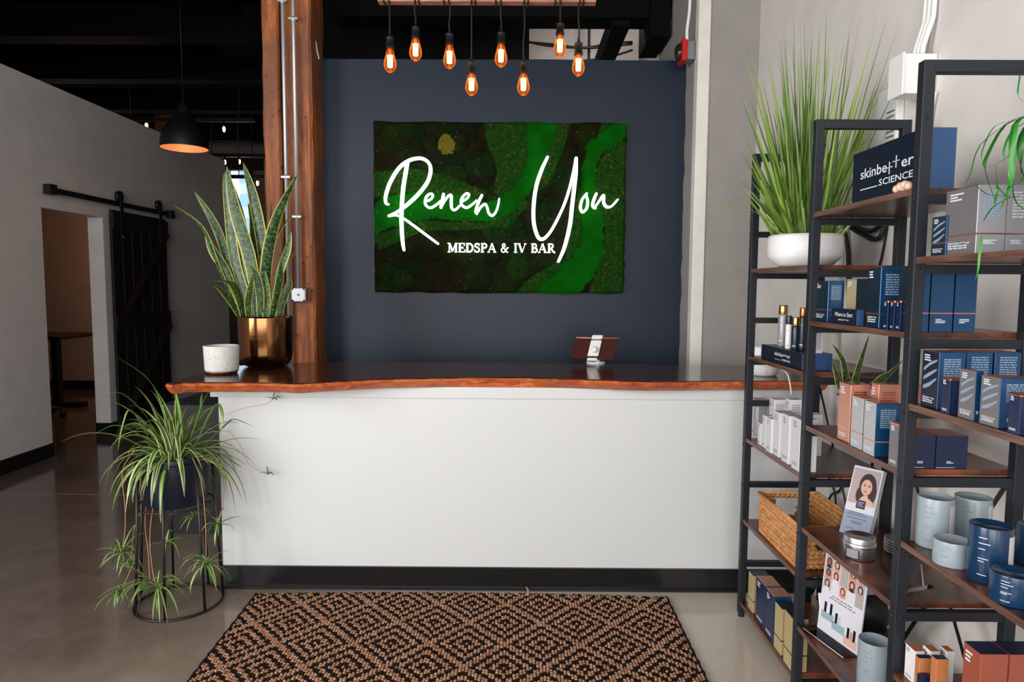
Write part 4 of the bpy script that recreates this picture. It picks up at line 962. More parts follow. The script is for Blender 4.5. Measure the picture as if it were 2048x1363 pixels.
def board(z, i):
    ya, yb = FY[i + 1] + .0145, FY[i] - .0145
    b = MB().box(XF + .004, XR - .004, ya, yb, z - .010, z + .006, 'shelf_board', left='shelf_edge'); return b.build('shelf_board', parent=su)
for z in (1.49, 1.13, .78, .43, .066): board(z, 0); board(z, 2)
for z in (1.66, 1.305, .955, .605, .257): board(z, 1)
for i in (0, 1):
    for za, zb in ((.10, 1.0), (1.0, .10)):
        MB().bar((XR + .004, FY[i + 1], za), (XR + .004 + .003 * (za > zb), FY[i], zb), .014, .002, 'black_metal', up=(1, 0, 0)).build('cross_brace', parent=su)
UP = .0065
# ------------------------------------------------------------------ boxed goods: solve each box from its edges on its real shelf
def wlines(b, o, u, v, w_, h_, n, mat, nrm, fill=.55, seed=0, words=True):
    r4 = random.Random(seed); o = Vector(o) + Vector(nrm) * .0004
    for i in range(n):
        z = h_ * (1 - (i + .5) / n); x = 0
        while x < w_:
            l_ = w_ * (r4.uniform(.08, .3) if words else r4.uniform(.5, .95)); l_ = min(l_, w_ - x)
            if l_ > w_ * .03: p = o + Vector(u) * x + Vector(v) * z; t = h_ / n * fill; b.poly([p, p + Vector(u) * l_, p + Vector(u) * l_ + Vector(v) * t, p + Vector(v) * t], mat)
            x += l_ + w_ * .04
            if not words: break
def solve(xl, xc, xr, yt, zs, X):
    Yn = bis(lambda Y: pix((X, Y, zs))[0], xc, .9, 3.4); Yf = bis(lambda Y: pix((X, Y, zs))[0], xl, .9, 3.6)
    X1 = bis(lambda x: pix((x, Yn, zs))[0], xr, X, X + .6); z1 = bis(lambda z: pix((X, Yn, z))[1], yt, zs, zs + .6)
    return Yn, Yf, X1, z1
def carton(label, xl, xc, xr, yt, zlev, X=.992, left='navy_card', front='blue_card', top='copper_foil', band=None, bandc='copper_foil', txt=1, block=0, art=0, brand=0, name='product_box', cat='box', group=None, seed=0, lid=None, dY=None, tc='print_white', xlim=None, inset=0):
    zs = LZ[zlev] + UP
    Yn, Yf, X1, z1 = solve(xl, xc, xr, yt, zs, X)
    if dY: Yf = Yn + dY
    if xlim: X1 = xlim
    H_, D_, W_ = z1 - zs, Yf - Yn, X1 - X
    t_ = thing(name, ((X + X1) / 2, (Yn + Yf) / 2, zs), label, cat, group)
    b = MB().box(X, X1, Yn, Yf, zs, z1, front, left=left, top=top, front=front); bevel(b.build('carton', parent=t_), min(.0012, W_ * .03), 1)
    if lid: bevel(tbox('lid', X - .0008, X1 + .0008, Yn - .0008, Yf + .0008, z1 - .006, z1 + .001, lid, parent=t_), .002, 1)
    if band: tbox('foil_band', X - .0006, X1 + .0006, Yn - .0006, Yf + .0006, zs + H_ * band, zs + H_ * band + max(.003, H_ * .022), bandc, parent=t_)
    b = MB(); L = (X, Yf, zs); Fr = (X, Yn, zs); uL, uF, vz = Vector((0, -1, 0)), Vector((1, 0, 0)), Vector((0, 0, 1)); nL, nF = Vector((-1, 0, 0)), Vector((0, -1, 0))
    L, Fr = Vector(L), Vector(Fr)
    if art:
        ra = random.Random(seed + 5)
        for q in range(3):
            z_ = H_ * (.35 + .16 * q); pts = [L + nL * .0003 + uL * D_ * a_ + vz * (z_ + H_ * c_) for a_, c_ in ((.12, -.04), (.5, .02 + .03 * q), (.88, .16), (.9, .2), (.5, .1 + .02 * q), (.14, .03))]
            b.poly(pts, 'print_pale')
    if txt:
        wlines(b, L + uL * D_ * .14 + vz * H_ * .80, uL, vz, D_ * .45, H_ * .13, 3, tc, nL, seed=seed, words=False)
        wlines(b, L + uL * D_ * .14 + vz * H_ * .07, uL, vz, D_ * .6, H_ * .07, 2, tc, nL, seed=seed + 1)
    if brand:
        b.text('skinbe++er', L + nL * .0006 + uL * D_ * .12 + vz * H_ * .155, uL, vz, H_ * .06, tc, width=D_ * .72)
        wlines(b, Fr + uF * W_ * .24 + vz * H_ * .13, uF, vz, W_ * .52, H_ * .07, 3, tc, nF, seed=seed + 2, words=False)
    if block:
        wlines(b, Fr + uF * W_ * .18 + vz * H_ * .52, uF, vz, W_ * .64, H_ * .36, 9, 'print_pale' if front != 'rose_card' else 'copper_lid', nF, seed=seed + 3, fill=.6)
    if b.f: b.build('printed_text', parent=t_)
    return t_
def cyl(label, cx, yb, wpx, yt, zlev, body, lid=None, name='tin', cat='tin', wrap=None, X=None, txt=True, group=None, ring_=True):
    zs = LZ[zlev] + UP; q = on_z(cx, yb, zs)                 # front foot of the cylinder
    r_ = wpx / 2 / F_PX * (q.y + .03); c = Vector((q.x * (1 + r_ / q.y), q.y + r_, zs))
    if X: sc = X / c.x; 
    r_ = wpx / 2 / F_PX * (c.y); z1 = bis(lambda z: pix((c.x, c.y - r_, z))[1], yt, zs, zs + .5); H_ = z1 - zs
    t_ = thing(name, c, label, cat, group)
    MB().lathe(c, [(.001, 0), (r_ * .97, 0), (r_, .003), (r_, H_ * .5), (r_, H_ - .002), (r_ * .985, H_)], body, 36).build('body', parent=t_)
    MB().lathe(c, [(r_ * .985, H_), (r_ * .93, H_ + .0005), (r_ * .91, H_ - .004), (.001, H_ - .004)], lid or body, 36).build('lid', parent=t_)
    if ring_: MB().lathe(c, [(r_ + .0002, H_ * .28), (r_ + .0012, H_ * .285), (r_ + .0002, H_ * .29)], body, 36).build('seam', parent=t_)
    def arcq(b, a0, a1, z0, z1_, mat, e=.0006, n=5):
        for i in range(n):
            p = [math.radians(a0 + (a1 - a0) * (i + s) / n) for s in (0, 1)]
            b.poly([c + Vector(((r_ + e) * math.cos(p[s]), (r_ + e) * math.sin(p[s]), z)) for s, z in ((0, z0), (1, z0), (1, z1_), (0, z1_))], mat)
    b = MB()
    if wrap: arcq(b, 285, 335, H_ * .12, H_ * .88, wrap)
    if txt:
        for i, z in enumerate((.82, .72, .62, .45, .40, .16)): arcq(b, 205, 205 + (22, 30, 18, 26, 16, 24)[i], H_ * z, H_ * z + max(.0012, H_ * .014), 'print_grey' if body == 'grey_enamel' else 'print_white', .0008, 3)
    if b.f: b.build('printed_label', parent=t_)
    return t_

# ---- top of bay two: blue display box with wordmark, shell
zs = LZ[0] + UP; X = 1.005
Yn = 1.702; Yf = bis(lambda Y: pix((X, Y, zs))[0], 1703, 1.7, 2.3); z1 = bis(lambda z: pix((X, Yn, z))[1], 250, zs, 2.1)
zf = bis(lambda z: pix((X, Yf, z))[1], 313, zs, 2.1); z1 = (z1 + zf) / 2
db = thing('display_box', (1.04, (Yn + Yf) / 2, zs), 'long navy box reading skinbe++er science on the highest middle shelf', 'box')
plain('navy_sign', (5, 20, 38), .5, spec=.25)
MB().box(X, 1.083, Yn, Yf, zs, z1, 'blue_flat', left='navy_sign').build('box_body', parent=db)
LL = Yf - Yn; o_ = Vector((X - .0006, Yf, zs)); uL = Vector((0, -1, 0)); vz = Vector((0, 0, 1)); h_ = z1 - zs
b = MB(); b.text('skinbe', o_ + uL * LL * .13 + vz * h_ * .46, uL, vz, h_ * .27, 'print_white', width=LL * .40)
# the joined crosses of the wordmark
for a_, c_ in ((.565, .42), (.655, .50)):
    p = o_ + uL * LL * a_ + vz * h_ * c_; b.obox(p + vz * h_ * .09, uL * LL * .006, vz * h_ * .11, Vector((.0003, 0, 0)), 'print_white'); b.obox(p + vz * h_ * .10, uL * LL * .045, vz * h_ * .008, Vector((.0003, 0, 0)), 'print_white')
b.text('er', o_ + uL * LL * .72 + vz * h_ * .46, uL, vz, h_ * .27, 'print_white', width=LL * .16)
b.text('SCIENCE', o_ + uL * LL * .42 + vz * h_ * .24, uL, vz, h_ * .17, 'print_white', width=LL * .46)
b.obox(o_ + uL * LL * .27 + vz * h_ * .25, uL * LL * .13, vz * h_ * .010, Vector((.0003, 0, 0)), 'print_white')
b.build('wordmark', parent=db)
M['shell'] = plain('shell', (228, 190, 164), .5, grain=60)
q = on_x(1806, 384, .99); b = MB()
for i in range(7): b.ball((.99 + .004 * (i % 2), q.y - .025 + i * .009, zs + .010 + .003 * (i % 3)), .011, 'shell', 8, 5)
b.build('seashell', origin=(.99, q.y, zs), label='small peach and white shell on the shelf edge in front of the navy display box', cat='shell')

# ---- bay two, second shelf (z 1.305)
carton('shiny wrapped navy carton behind the left end of the where to start block', 1623, 1654, 1686, 561, 2, X=1.0, left='teal_card', front='blue_card', band=.28, block=1, brand=1, seed=1)
carton('gold-sided dark carton between the wrapped navy carton and the tall blue carton', 1690, 1709, 1733, 557, 2, X=1.05, left='gold_card', front='teal_card', top='teal_card', seed=2)
w2 = carton('small navy block reading where to start on the middle bay shelf', 1662, 1713, 1727, 619, 2, X=.984, left='navy_dark', front='blue_flat', top='navy_card', txt=0, name='sign_block', cat='sign', seed=3)
Yn, Yf, X1, z1 = solve(1662, 1713, 1727, 619, LZ[2] + UP, .984); zs = LZ[2] + UP; hh = z1 - zs
MB().text('Where to Start', Vector((.983, Yf, zs + hh * .5)) + uL * (Yf - Yn) * .15, uL, vz, hh * .38, 'print_white', width=(Yf - Yn) * .7).text('skinbe++er', Vector((.983, Yf, zs + hh * .24)) + uL * (Yf - Yn) * .3, uL, vz, hh * .16, 'print_white', width=(Yf - Yn) * .42).build('lettering', parent=w2)
carton('tall blue carton with a pale text block, right of the where to start block', 1731, 1757, 1812, 533, 2, X=.99, left='teal_card', front='blue_card', band=.22, block=1, brand=1, seed=4)
for i, (a_, c_, d_) in enumerate(((1768, 1774, 1785), (1783, 1787, 1797), (1795, 1799, 1809))):
    carton(['leftmost', 'middle', 'rightmost'][i] + ' of three slim navy boxes with copper lids before the tall blue carton', a_, c_, d_, 601, 2, X=.978 + .002 * i, left='navy_card', front='navy_card', top='copper_lid', lid='copper_lid', seed=5 + i, dY=.02, group='three slim navy boxes with copper lids')
for i, (a_, d_) in enumerate(((1818, 1856), (1858, 1904), (1906, 1950))):
    zs = LZ[2] + UP; Yn = 1.702; X0 = bis(lambda x: pix((x, Yn, zs))[0], a_, .9, 1.4); X1 = min(XR - .03, bis(lambda x: pix((x, Yn, zs))[0], d_ - 1, .9, 1.5))
    t_ = thing('product_box', ((X0 + X1) / 2, 1.73, zs), ['first shaded dark blue carton, half hidden behind the third post', 'middle dark blue carton standing in the shade right of the third post', 'rightmost of the shaded dark blue cartons right of the third post'][i], 'box')
    MB().box(X0, X1, Yn, Yn + .055, zs, zs + .165, 'blue_card', left='teal_card', top='copper_foil').build('carton', parent=t_)
    tbox('foil_band', X0 - .0005, X1 + .0005, Yn - .0006, Yn + .0555, zs + .045, zs + .048, 'copper_foil', parent=t_)
    b = MB(); wlines(b, (X0 + (X1 - X0) * .25, Yn, zs + .02), (1, 0, 0), (0, 0, 1), (X1 - X0) * .5, .012, 3, 'print_white', (0, -1, 0), seed=i, words=False); b.build('printed_text', parent=t_)

# ---- bay two, third shelf (z .955)
carton('tall rose-gold carton at the left front under the small snake plant', 1674, 1697, 1737, 769, 4, X=.990, left='rose_card', front='rose_card', top='copper_foil', band=.22, bandc='gold_card', block=1, seed=11)
carton('second tall rose-gold carton behind the silver-blue carton', 1737, 1752, 1794, 768, 4, X=1.035, left='rose_card', front='rose_card', top='copper_foil', block=1, seed=12)
carton('third rose-gold carton tucked by the third post in the middle bay', 1796, 1806, 1836, 770, 4, X=1.10, left='rose_card', front='rose_card', top='copper_foil', seed=13)
carton('pale silver carton between the rose-gold carton and the silver-blue carton', 1700, 1722, 1738, 797, 4, X=.984, left='silver_card', front='silver_card', top='copper_foil', band=.30, bandc='rose_card', seed=14)
carton('silver and blue carton with a pale text block under the small snake plant', 1725, 1748, 1797, 806, 4, X=.981, left='silver_card', front='blue_card', top='copper_foil', band=.27, bandc='rose_card', block=1, seed=15)
carton('short dark grey carton with a pink lid edge beside the silver and blue carton', 1776, 1797, 1809, 850, 4, X=.979, left='grey_card', front='navy_card', top='rose_card', lid='rose_card', seed=16)
for i, (a_, d_) in enumerate(((1815, 1869), (1870, 1934))):
    zs = LZ[4] + UP; Yn = 1.702; X0 = bis(lambda x: pix((x, Yn, zs))[0], a_, .9, 1.4); X1 = min(XR - .03, bis(lambda x: pix((x, Yn, zs))[0], d_ - 1, .9, 1.6))
    t_ = thing('product_box', ((X0 + X1) / 2, 1.75, zs), ['bright navy carton just right of the third post, below the row of blue boxes', 'darker navy carton beside the bright navy one, right of the third post'][i], 'box')
    MB().box(X0, X1, Yn, Yn + .09, zs, zs + .085, 'navy_card', left='navy_dark', top='rust_card').build('carton', parent=t_)
    b = MB(); wlines(b, (X0 + (X1 - X0) * .35, Yn, zs + .012), (1, 0, 0), (0, 0, 1), (X1 - X0) * .25, .007, 2, 'print_white', (0, -1, 0), seed=i, words=False); wlines(b, (X0 + .002, Yn, zs + .001), (1, 0, 0), (0, 0, 1), (X1 - X0) * .98, .002, 1, 'print_white', (0, -1, 0), words=False, seed=3); b.build('printed_text', parent=t_)
# small snake plant in a grey-green pot
q = on_z(1672, 858, LZ[4] + UP); c = Vector((1.095, 2.165, LZ[4] + UP)); zt2 = bis(lambda z: pix((c.x, c.y, z))[1], 790, .95, 1.3) - c.z
ptg = thing('grey_pot', c, 'grey-green pot partly hidden behind the tall rose-gold carton', 'pot')
MB().lathe(c, [(.002, 0), (.028, 0), (.034, .01), (.05, zt2 * .7), (.052, zt2), (.048, zt2), (.046, zt2 - .012), (.002, zt2 - .015)], 'terracotta_grey', 32).build('pot_body', parent=ptg)
s2 = thing('small_snake_plant', c + Vector((0, 0, zt2 - .012)), 'small snake plant with four visible leaves above the rose-gold cartons', 'plant')
for i, (way, hw, dy) in enumerate((([(1690, 800), (1680, 770), (1672, 745), (1664, 722)], 9, 0), ([(1697, 800), (1694, 765), (1685, 720), (1665, 688)], 10, .01), ([(1700, 800), (1708, 770), (1722, 720), (1738, 670)], 10, -.01), ([(1705, 800), (1745, 768), (1775, 750), (1806, 720)], 11, -.10))):
    pts = [on_y(x, y, c.y - .03 + dy) for x, y in way]; pts[0] = c + Vector((.004 * i, .004 * i, zt2 - .02)); n = 12; pp = smooth_path(pts, n); W = hw / F_PX * c.y
    MB().leaf(pp, [W * max(.03, 1 - (j / n) ** 2.4) * (.6 + .4 * min(1, j / 4)) for j in range(n + 1)], 'snake_leaf', side=(1, .3, 0), fold=.3).build('leaf', parent=s2)

# ---- bay two, fourth shelf (z .605): brochure holder, tins, clear holder
zs = LZ[6] + UP
def panel(tl, tr, bl, br_, th=.0006): return tl, tr, bl, br_
Yc = 1.99; A = on_z(1678, 1064, zs); B_ = on_z(1736, 1082, zs)
Bo = Vector((A.x, A.y, zs + .001)); Br = Vector((B_.x, B_.y, zs + .001)); tl = on_y(1710, 929, A.y + .06); ww = Br - Bo; hv = tl - Bo; ww.z = 0
nn = ww.cross(hv).normalized(); nn = nn if nn.y < 0 else -nn
bh = thing('brochure_holder', Bo + ww / 2, 'clear plastic stand holding portrait brochures above the silver tin', 'holder')
bp = thing('brochure_stack', Bo + ww / 2 + Vector((0, .01, 0)), 'stack of tall brochures with a smiling dark-haired woman on the cover', 'brochure')
plain('paper_side', (206, 208, 216), .6); plain('skin', (214, 168, 148), .6); plain('hair_dark', (46, 30, 32), .6); plain('cover_grey', (176, 158, 162), .6); plain('label_navy', (34, 30, 70), .5); plain('paper_white', (216, 216, 226), .5); plain('lip', (176, 92, 92), .5)
MB().prism([Bo + Vector((0, 0, .002)), Br + Vector((0, 0, .002)), Br + hv, Bo + hv], -nn * .022, 'paper_side').build('paper_block', parent=bp)
def UV(u, v, e=1): return Bo + ww * u + hv * v + nn * (.0004 * e)
def ell(b, cu, cv, ru, rv, mat, e, a=0, n=18):
    pts = []
    for j in range(n):
        t = 2 * math.pi * j / n; x, y = ru * math.cos(t), rv * math.sin(t); pts.append(UV(cu + x * math.cos(a) - y * math.sin(a), cv + (x * math.sin(a) * .5 + y * math.cos(a)), e))
    b.poly(pts, mat)
b = MB(); b.poly([UV(.02, .02), UV(.98, .02), UV(.98, .98), UV(.02, .98)], 'paper_white'); b.poly([UV(.04, .46, 2), UV(.96, .46, 2), UV(.96, .97, 2), UV(.04, .97, 2)], 'cover_grey')
ell(b, .60, .74, .30, .18, 'hair_dark', 3, -.3); ell(b, .42, .60, .16, .12, 'hair_dark', 3.2); ell(b, .80, .64, .13, .15, 'hair_dark', 3.2); b.poly([UV(.30, .465, 3.5), UV(.94, .465, 3.5), UV(.86, .53, 3.5), UV(.66, .58, 3.5), UV(.5, .58, 3.5)], 'skin')
ell(b, .57, .715, .19, .115, 'skin', 4, -.25); b.poly([UV(.52, .6, 4), UV(.68, .6, 4), UV(.68, .54, 4), UV(.52, .54, 4)], 'skin')
ell(b, .50, .735, .035, .007, 'hair_dark', 5); ell(b, .66, .73, .035, .007, 'hair_dark', 5); ell(b, .50, .75, .05, .004, 'hair_dark', 5); ell(b, .66, .745, .05, .004, 'hair_dark', 5); ell(b, .56, .655, .07, .010, 'lip', 5, -.1); ell(b, .56, .695, .025, .008, 'cover_grey', 5)
b.poly([UV(.36, .40, 6), UV(.66, .40, 6), UV(.66, .52, 6), UV(.36, .52, 6)], 'label_navy')
for i in range(3): b.poly([UV(.41, .485 - i * .025, 7), UV(.61 - .05 * (i % 2), .485 - i * .025, 7), UV(.61 - .05 * (i % 2), .492 - i * .025, 7), UV(.41, .492 - i * .025, 7)], 'print_white')
for v_, u0, u1 in ((.33, .16, .7), (.30, .12, .78), (.25, .14, .8), (.20, .3, .7), (.18, .34, .66), (.10, .16, .42)): b.poly([UV(u0, v_, 2), UV(u1, v_, 2), UV(u1, v_ + .010, 2), UV(u0, v_ + .010, 2)], 'print_grey')
b.build('cover_print', parent=bp)
b = MB(); h4 = hv * .34; b.prism([Bo - ww * .04 + nn * .004, Br + ww * .04 + nn * .004, Br + ww * .04 + h4 + nn * .004, Bo - ww * .04 + h4 + nn * .004], nn * .0015, 'clear_plastic')
b.prism([Bo - ww * .04 - nn * .026, Br + ww * .04 - nn * .026, Br + ww * .04 + hv - nn * .026, Bo - ww * .04 + hv - nn * .026], -nn * .0015, 'clear_plastic')
b.build('front_lip', parent=bh)
cyl('round silver tin with a striped label on the shelf edge before the brochures', 1717, 1124, 60, 1081, 6, 'tin_metal', 'tin_metal', ring_=False, txt=False)
tn = bpy.data.objects['tin']; c = tn.location.copy(); r_ = 30 / F_PX * c.y; b = MB(); H_ = .035
MB().lathe(c, [(r_ + .0015, .036), (r_ + .002, .040), (r_ + .002, .048), (r_ + .0005, .050), (r_ * .86, .0485), (.001, .0485)], 'tin_metal', 40).build('screw_lid', parent=tn)
MB().disc(c + Vector((0, 0, .049)), r_ * .80, 'pale_card', 32).build('top_sticker', parent=tn)
b = MB()
def arcp(b, c, r_, a0, a1, z0, z1_, mat, n=6):
    for i in range(n):
        p = [math.radians(a0 + (a1 - a0) * (i + s) / n) for s in (0, 1)]; b.poly([c + Vector((r_ * math.cos(p[s]), r_ * math.sin(p[s]), z)) for s, z in ((0, z0), (1, z0), (1, z1_), (0, z1_))], mat)
arcp(b, c, r_ + .0006, 190, 245, .006, .034, 'rubber_black')
for i in range(6): arcp(b, c, r_ + .001, 195, 240, .009 + i * .0042, .0108 + i * .0042, 'print_white')
b.build('striped_label', parent=tn)
q = on_z(1786, 1118, zs)
for i in range(5):
    t_ = thing('flat_tin', (q.x + .05, q.y + .06, zs + i * .0085), ['bottom', 'second lowest', 'middle', 'second highest', 'topmost'][i] + ' flat silver tin of the small stack left of the third post', 'tin', 'stack of flat silver tins')
    MB().lathe((q.x + .05, q.y + .06, zs + i * .0085), [(.001, 0), (.040, 0), (.0415, .003), (.0415, .0075), (.039, .0082), (.001, .008)], 'tin_metal', 30).build('lid_body', parent=t_)
chd = thing('clear_holder', (1.06, 1.76, zs), 'empty clear acrylic holder lying on its side right of the third post', 'holder')
b = MB(); b.bar((1.0, 1.73, zs + .002), (1.11, 1.80, zs + .08), .07, .002, 'clear_plastic', up=(0, 1, 0)); b.bar((1.03, 1.72, zs + .002), (1.02, 1.80, zs + .07), .05, .002, 'clear_plastic'); b.bar((1.0, 1.73, zs + .004), (1.10, 1.72, zs + .03), .02, .003, 'clear_plastic'); b.tube([(1.0, 1.73, zs + .003), (1.08, 1.725, zs + .02), (1.11, 1.79, zs + .06)], .0015, 'white_plastic', 5); b.build('panel', parent=chd)

# ---- bay two, bottom shelf (z .257): acrylic sign with portraits, enamel tin
zs = LZ[8] + UP
A = on_z(1634, 1255, zs); B_ = on_z(1716, 1314, zs); Bo = Vector((A.x, A.y, zs + .004)); ww = Vector((B_.x - A.x, B_.y - A.y, 0)); zt3 = bis(lambda z: pix((A.x, A.y, z))[1], 1105, zs, zs + .5)
hv = Vector((.02, .0, zt3 - zs)); nn = ww.cross(hv).normalized(); nn = nn if nn.x < 0 else -nn
ac = thing('acrylic_sign', Bo + ww / 2, 'slanted acrylic sign with a grid of small portraits and product pictures on the lower shelf', 'sign')
b = MB(); b.prism([Bo, Bo + ww, Bo + ww + hv, Bo + hv], -nn * .004, 'paper_white'); b.build('card', parent=ac)
b = MB(); b.prism([Bo + Vector((0, 0, -.003)), Bo + ww + Vector((0, 0, -.003)), Bo + ww + nn * .055 + Vector((0, 0, -.003)), Bo + nn * .055 + Vector((0, 0, -.003))], (0, 0, .0025), 'clear_plastic'); b.build('foot', parent=ac)
b = MB(); b.tube([Bo + nn * .055 - Vector((0, 0, .0015)), Bo + ww + nn * .055 - Vector((0, 0, .0015))], .0012, 'white_plastic', 5); b.build('foot_edge', parent=ac)
pal = ['cover_grey', 'pic_pink', 'pic_grey', 'pic_rose', 'pic_blue']; plain('pic_pink', (222, 176, 166), .5); plain('pic_grey', (170, 166, 162), .5); plain('pic_rose', (206, 140, 128), .5); plain('pic_blue', (150, 172, 182), .5); plain('skin_deep', (150, 98, 74), .6); plain('hair_brown', (92, 50, 34), .6)
b = MB(); rp_ = random.Random(5)
grid = [(0, 0), (1, 0), (2, 0), (3, 0), (4, 0), (0, 1), (1, 1), (2, 1), (3, 1), (4, 1), (0, 2), (2, 2), (4, 2)]
for i, (gx_, gy_) in enumerate(grid):
    u0 = .03 + gx_ * .19; v1 = .97 - gy_ * .14
    b.poly([UV(u0, v1 - .14, 1), UV(u0 + .18, v1 - .14, 1), UV(u0 + .18, v1, 1), UV(u0, v1, 1)], pal[i % 5])
    if i % 5 != 2:
        ell(b, u0 + .09, v1 - .065, .06, .055, rp_.choice(['hair_dark', 'hair_brown']), 2); ell(b, u0 + .09, v1 - .065, .036, .036, rp_.choice(['skin', 'skin', 'skin_deep']), 3); ell(b, u0 + .09, v1 - .125, .06, .02, rp_.choice(['pic_rose', 'label_navy', 'white_card']), 2.5)
for v_, u0, u1 in ((.50, .28, .72), (.465, .22, .84)): 
    x_ = u0
    while x_ < u1: l_ = rp_.uniform(.05, .11); b.poly([UV(x_, v_, 2), UV(x_ + l_, v_, 2), UV(x_ + l_, v_ + .014, 2), UV(x_, v_ + .014, 2)], 'print_grey'); x_ += l_ + .02
for u0, v0, cs in ((.12, .26, ('navy_dark', 'white_card', 'navy_dark')), (.40, .20, ('navy_dark', 'pale_card')), (.70, .12, ('navy_dark', 'pic_rose', 'navy_dark'))):
    b.poly([UV(u0 - .06, v0 - .09, 1), UV(u0 + .24, v0 - .09, 1), UV(u0 + .24, v0 + .01, 1), UV(u0 - .06, v0 + .01, 1)], ('pic_blue', 'pic_blue', 'pic_pink')[int(u0 * 3)])
    for j, cm in enumerate(cs): b.poly([UV(u0 + j * .07, v0, 2), UV(u0 + j * .07 + .055, v0, 2), UV(u0 + j * .07 + .055, v0 + (.13, .10, .14)[j], 2), UV(u0 + j * .07, v0 + (.13, .10, .14)[j], 2)], cm)
b.build('printed_pictures', parent=ac)
cyl('grey-blue enamel tin cut off by the bottom of the picture beside the portrait sign', 1744, 1392, 62, 1294, 8, 'grey_enamel')
pb2 = thing('paper_bag', (1.10, 2.2, zs), 'crumpled pale paper and black bag behind the portrait sign', 'bag')
M['bag_black'] = plain('bag_black', (14, 14, 16), .5)
b = MB(); rr = random.Random(2); b.ball((1.19, 2.19, zs + .07), .1, 'bag_black', 12, 8, ax=(Vector((.07, 0, 0)), Vector((0, .045, 0)), Vector((0, 0, .07)))); 
for v in b.v: v += Vector((rr.uniform(-.006, .006), rr.uniform(-.006, .006), rr.uniform(-.004, .006)))
b.build('bag_body', parent=pb2)
b = MB(); b.poly([(1.06, 2.23, zs + .16), (1.20, 2.21, zs + .18), (1.19, 2.16, zs + .15), (1.07, 2.17, zs + .14)], 'pale_card'); b.poly([(1.04, 2.235, zs + .12), (1.045, 2.21, zs + .02), (1.07, 2.2, zs + .02), (1.06, 2.235, zs + .12)], 'white_card'); b.build('tissue_paper', parent=pb2)

# ---- bay one
zs = LZ[1] + UP
ga = on_y(1608, 537, 2.55); GC = Vector((ga.x, 2.55, zs)); rg_ = 71 / F_PX * 2.55; hp = bis(lambda z: pix((GC.x, GC.y - rg_, z))[1], 465, 1.49, 1.8) - zs
gp_ = thing('white_bowl_planter', GC, 'large round white planter holding tall artificial grass on the top far shelf', 'pot')
MB().lathe(GC, [(.002, 0), (rg_ * .62, 0), (rg_ * .72, .006), (rg_ * .93, hp * .26), (rg_ * .97, hp * .34), (rg_, hp * .55), (rg_ * .985, hp * .9), (rg_ * .95, hp), (rg_ * .92, hp), (rg_ * .9, hp - .02), (.002, hp - .025)], 'white_glaze', 56).build('pot_body', parent=gp_)
gr = thing('grass_plant', GC + Vector((0, 0, hp - .02)), 'tall spiky green artificial grass fanning out of the white planter', 'plant')
rgx = random.Random(31)
tips = [(1524, 34), (1488, 105), (1563, 38), (1568, 40), (1587, 32), (1600, 36), (1608, 40), (1641, 38), (1653, 8), (1667, 38), (1684, 12), (1703, 38), (1725, 12), (1755, 33), (1776, 28), (1800, 45), (1485, 190), (1480, 250), (1500, 90), (1560, 80), (1640, 60), (1700, 60), (1780, 135), (1765, 200), (1740, 260), (1512, 270), (1690, 70), (1625, 40)]
for i in range(230):
    if i < len(tips): tx_, ty_ = tips[i]
    else:
        tx_ = rgx.gauss(1625, 78); tx_ = max(1482, min(1800, tx_)); ty_ = rgx.uniform(60, 330) + abs(tx_ - 1625) * .5
        if rgx.random() < .25: tx_ = rgx.uniform(1480, 1560); ty_ = rgx.uniform(180, 400)
    Yt = 2.55 + rgx.uniform(-.20, .12); tip = on_y(tx_, ty_, Yt); tip.x = min(tip.x, XW - .02)
    az = rgx.uniform(0, 2 * math.pi); rr = rg_ * .62 * math.sqrt(rgx.random()); bx = GC.x + (tx_ - 1625) / 175 * rg_ * .62 + rgx.uniform(-.02, .02); by = GC.y + rr * math.sin(az) * .8
    base = Vector((bx, by, GC.z + hp - .03)); d = tip - base; mid = base + d * .5 + Vector((-.05 * d.x, 0, .02 * d.z))
    n = 9; pp = [base * (1 - t) ** 2 + mid * 2 * t * (1 - t) + tip * t * t for t in [j / n for j in range(n + 1)]]
    W = rgx.uniform(.0034, .0085); wd = [W * (1 - .97 * (j / n) ** 1.5) for j in range(n + 1)]; an = rgx.uniform(-.9, .9)
    MB().leaf(pp, wd, 'grass_blade', side=(math.cos(an), math.sin(an), 0), fold=.5).build('blade', parent=gr)
pp = smooth_path([GC + Vector((-.06, 0, hp)), on_y(1500, 418, 2.5), on_y(1440, 408, 2.45)], 8); MB().leaf(pp, [.0012] * 9, 'grass_blade', side=(0, 0, 1)).build('blade', parent=gr)

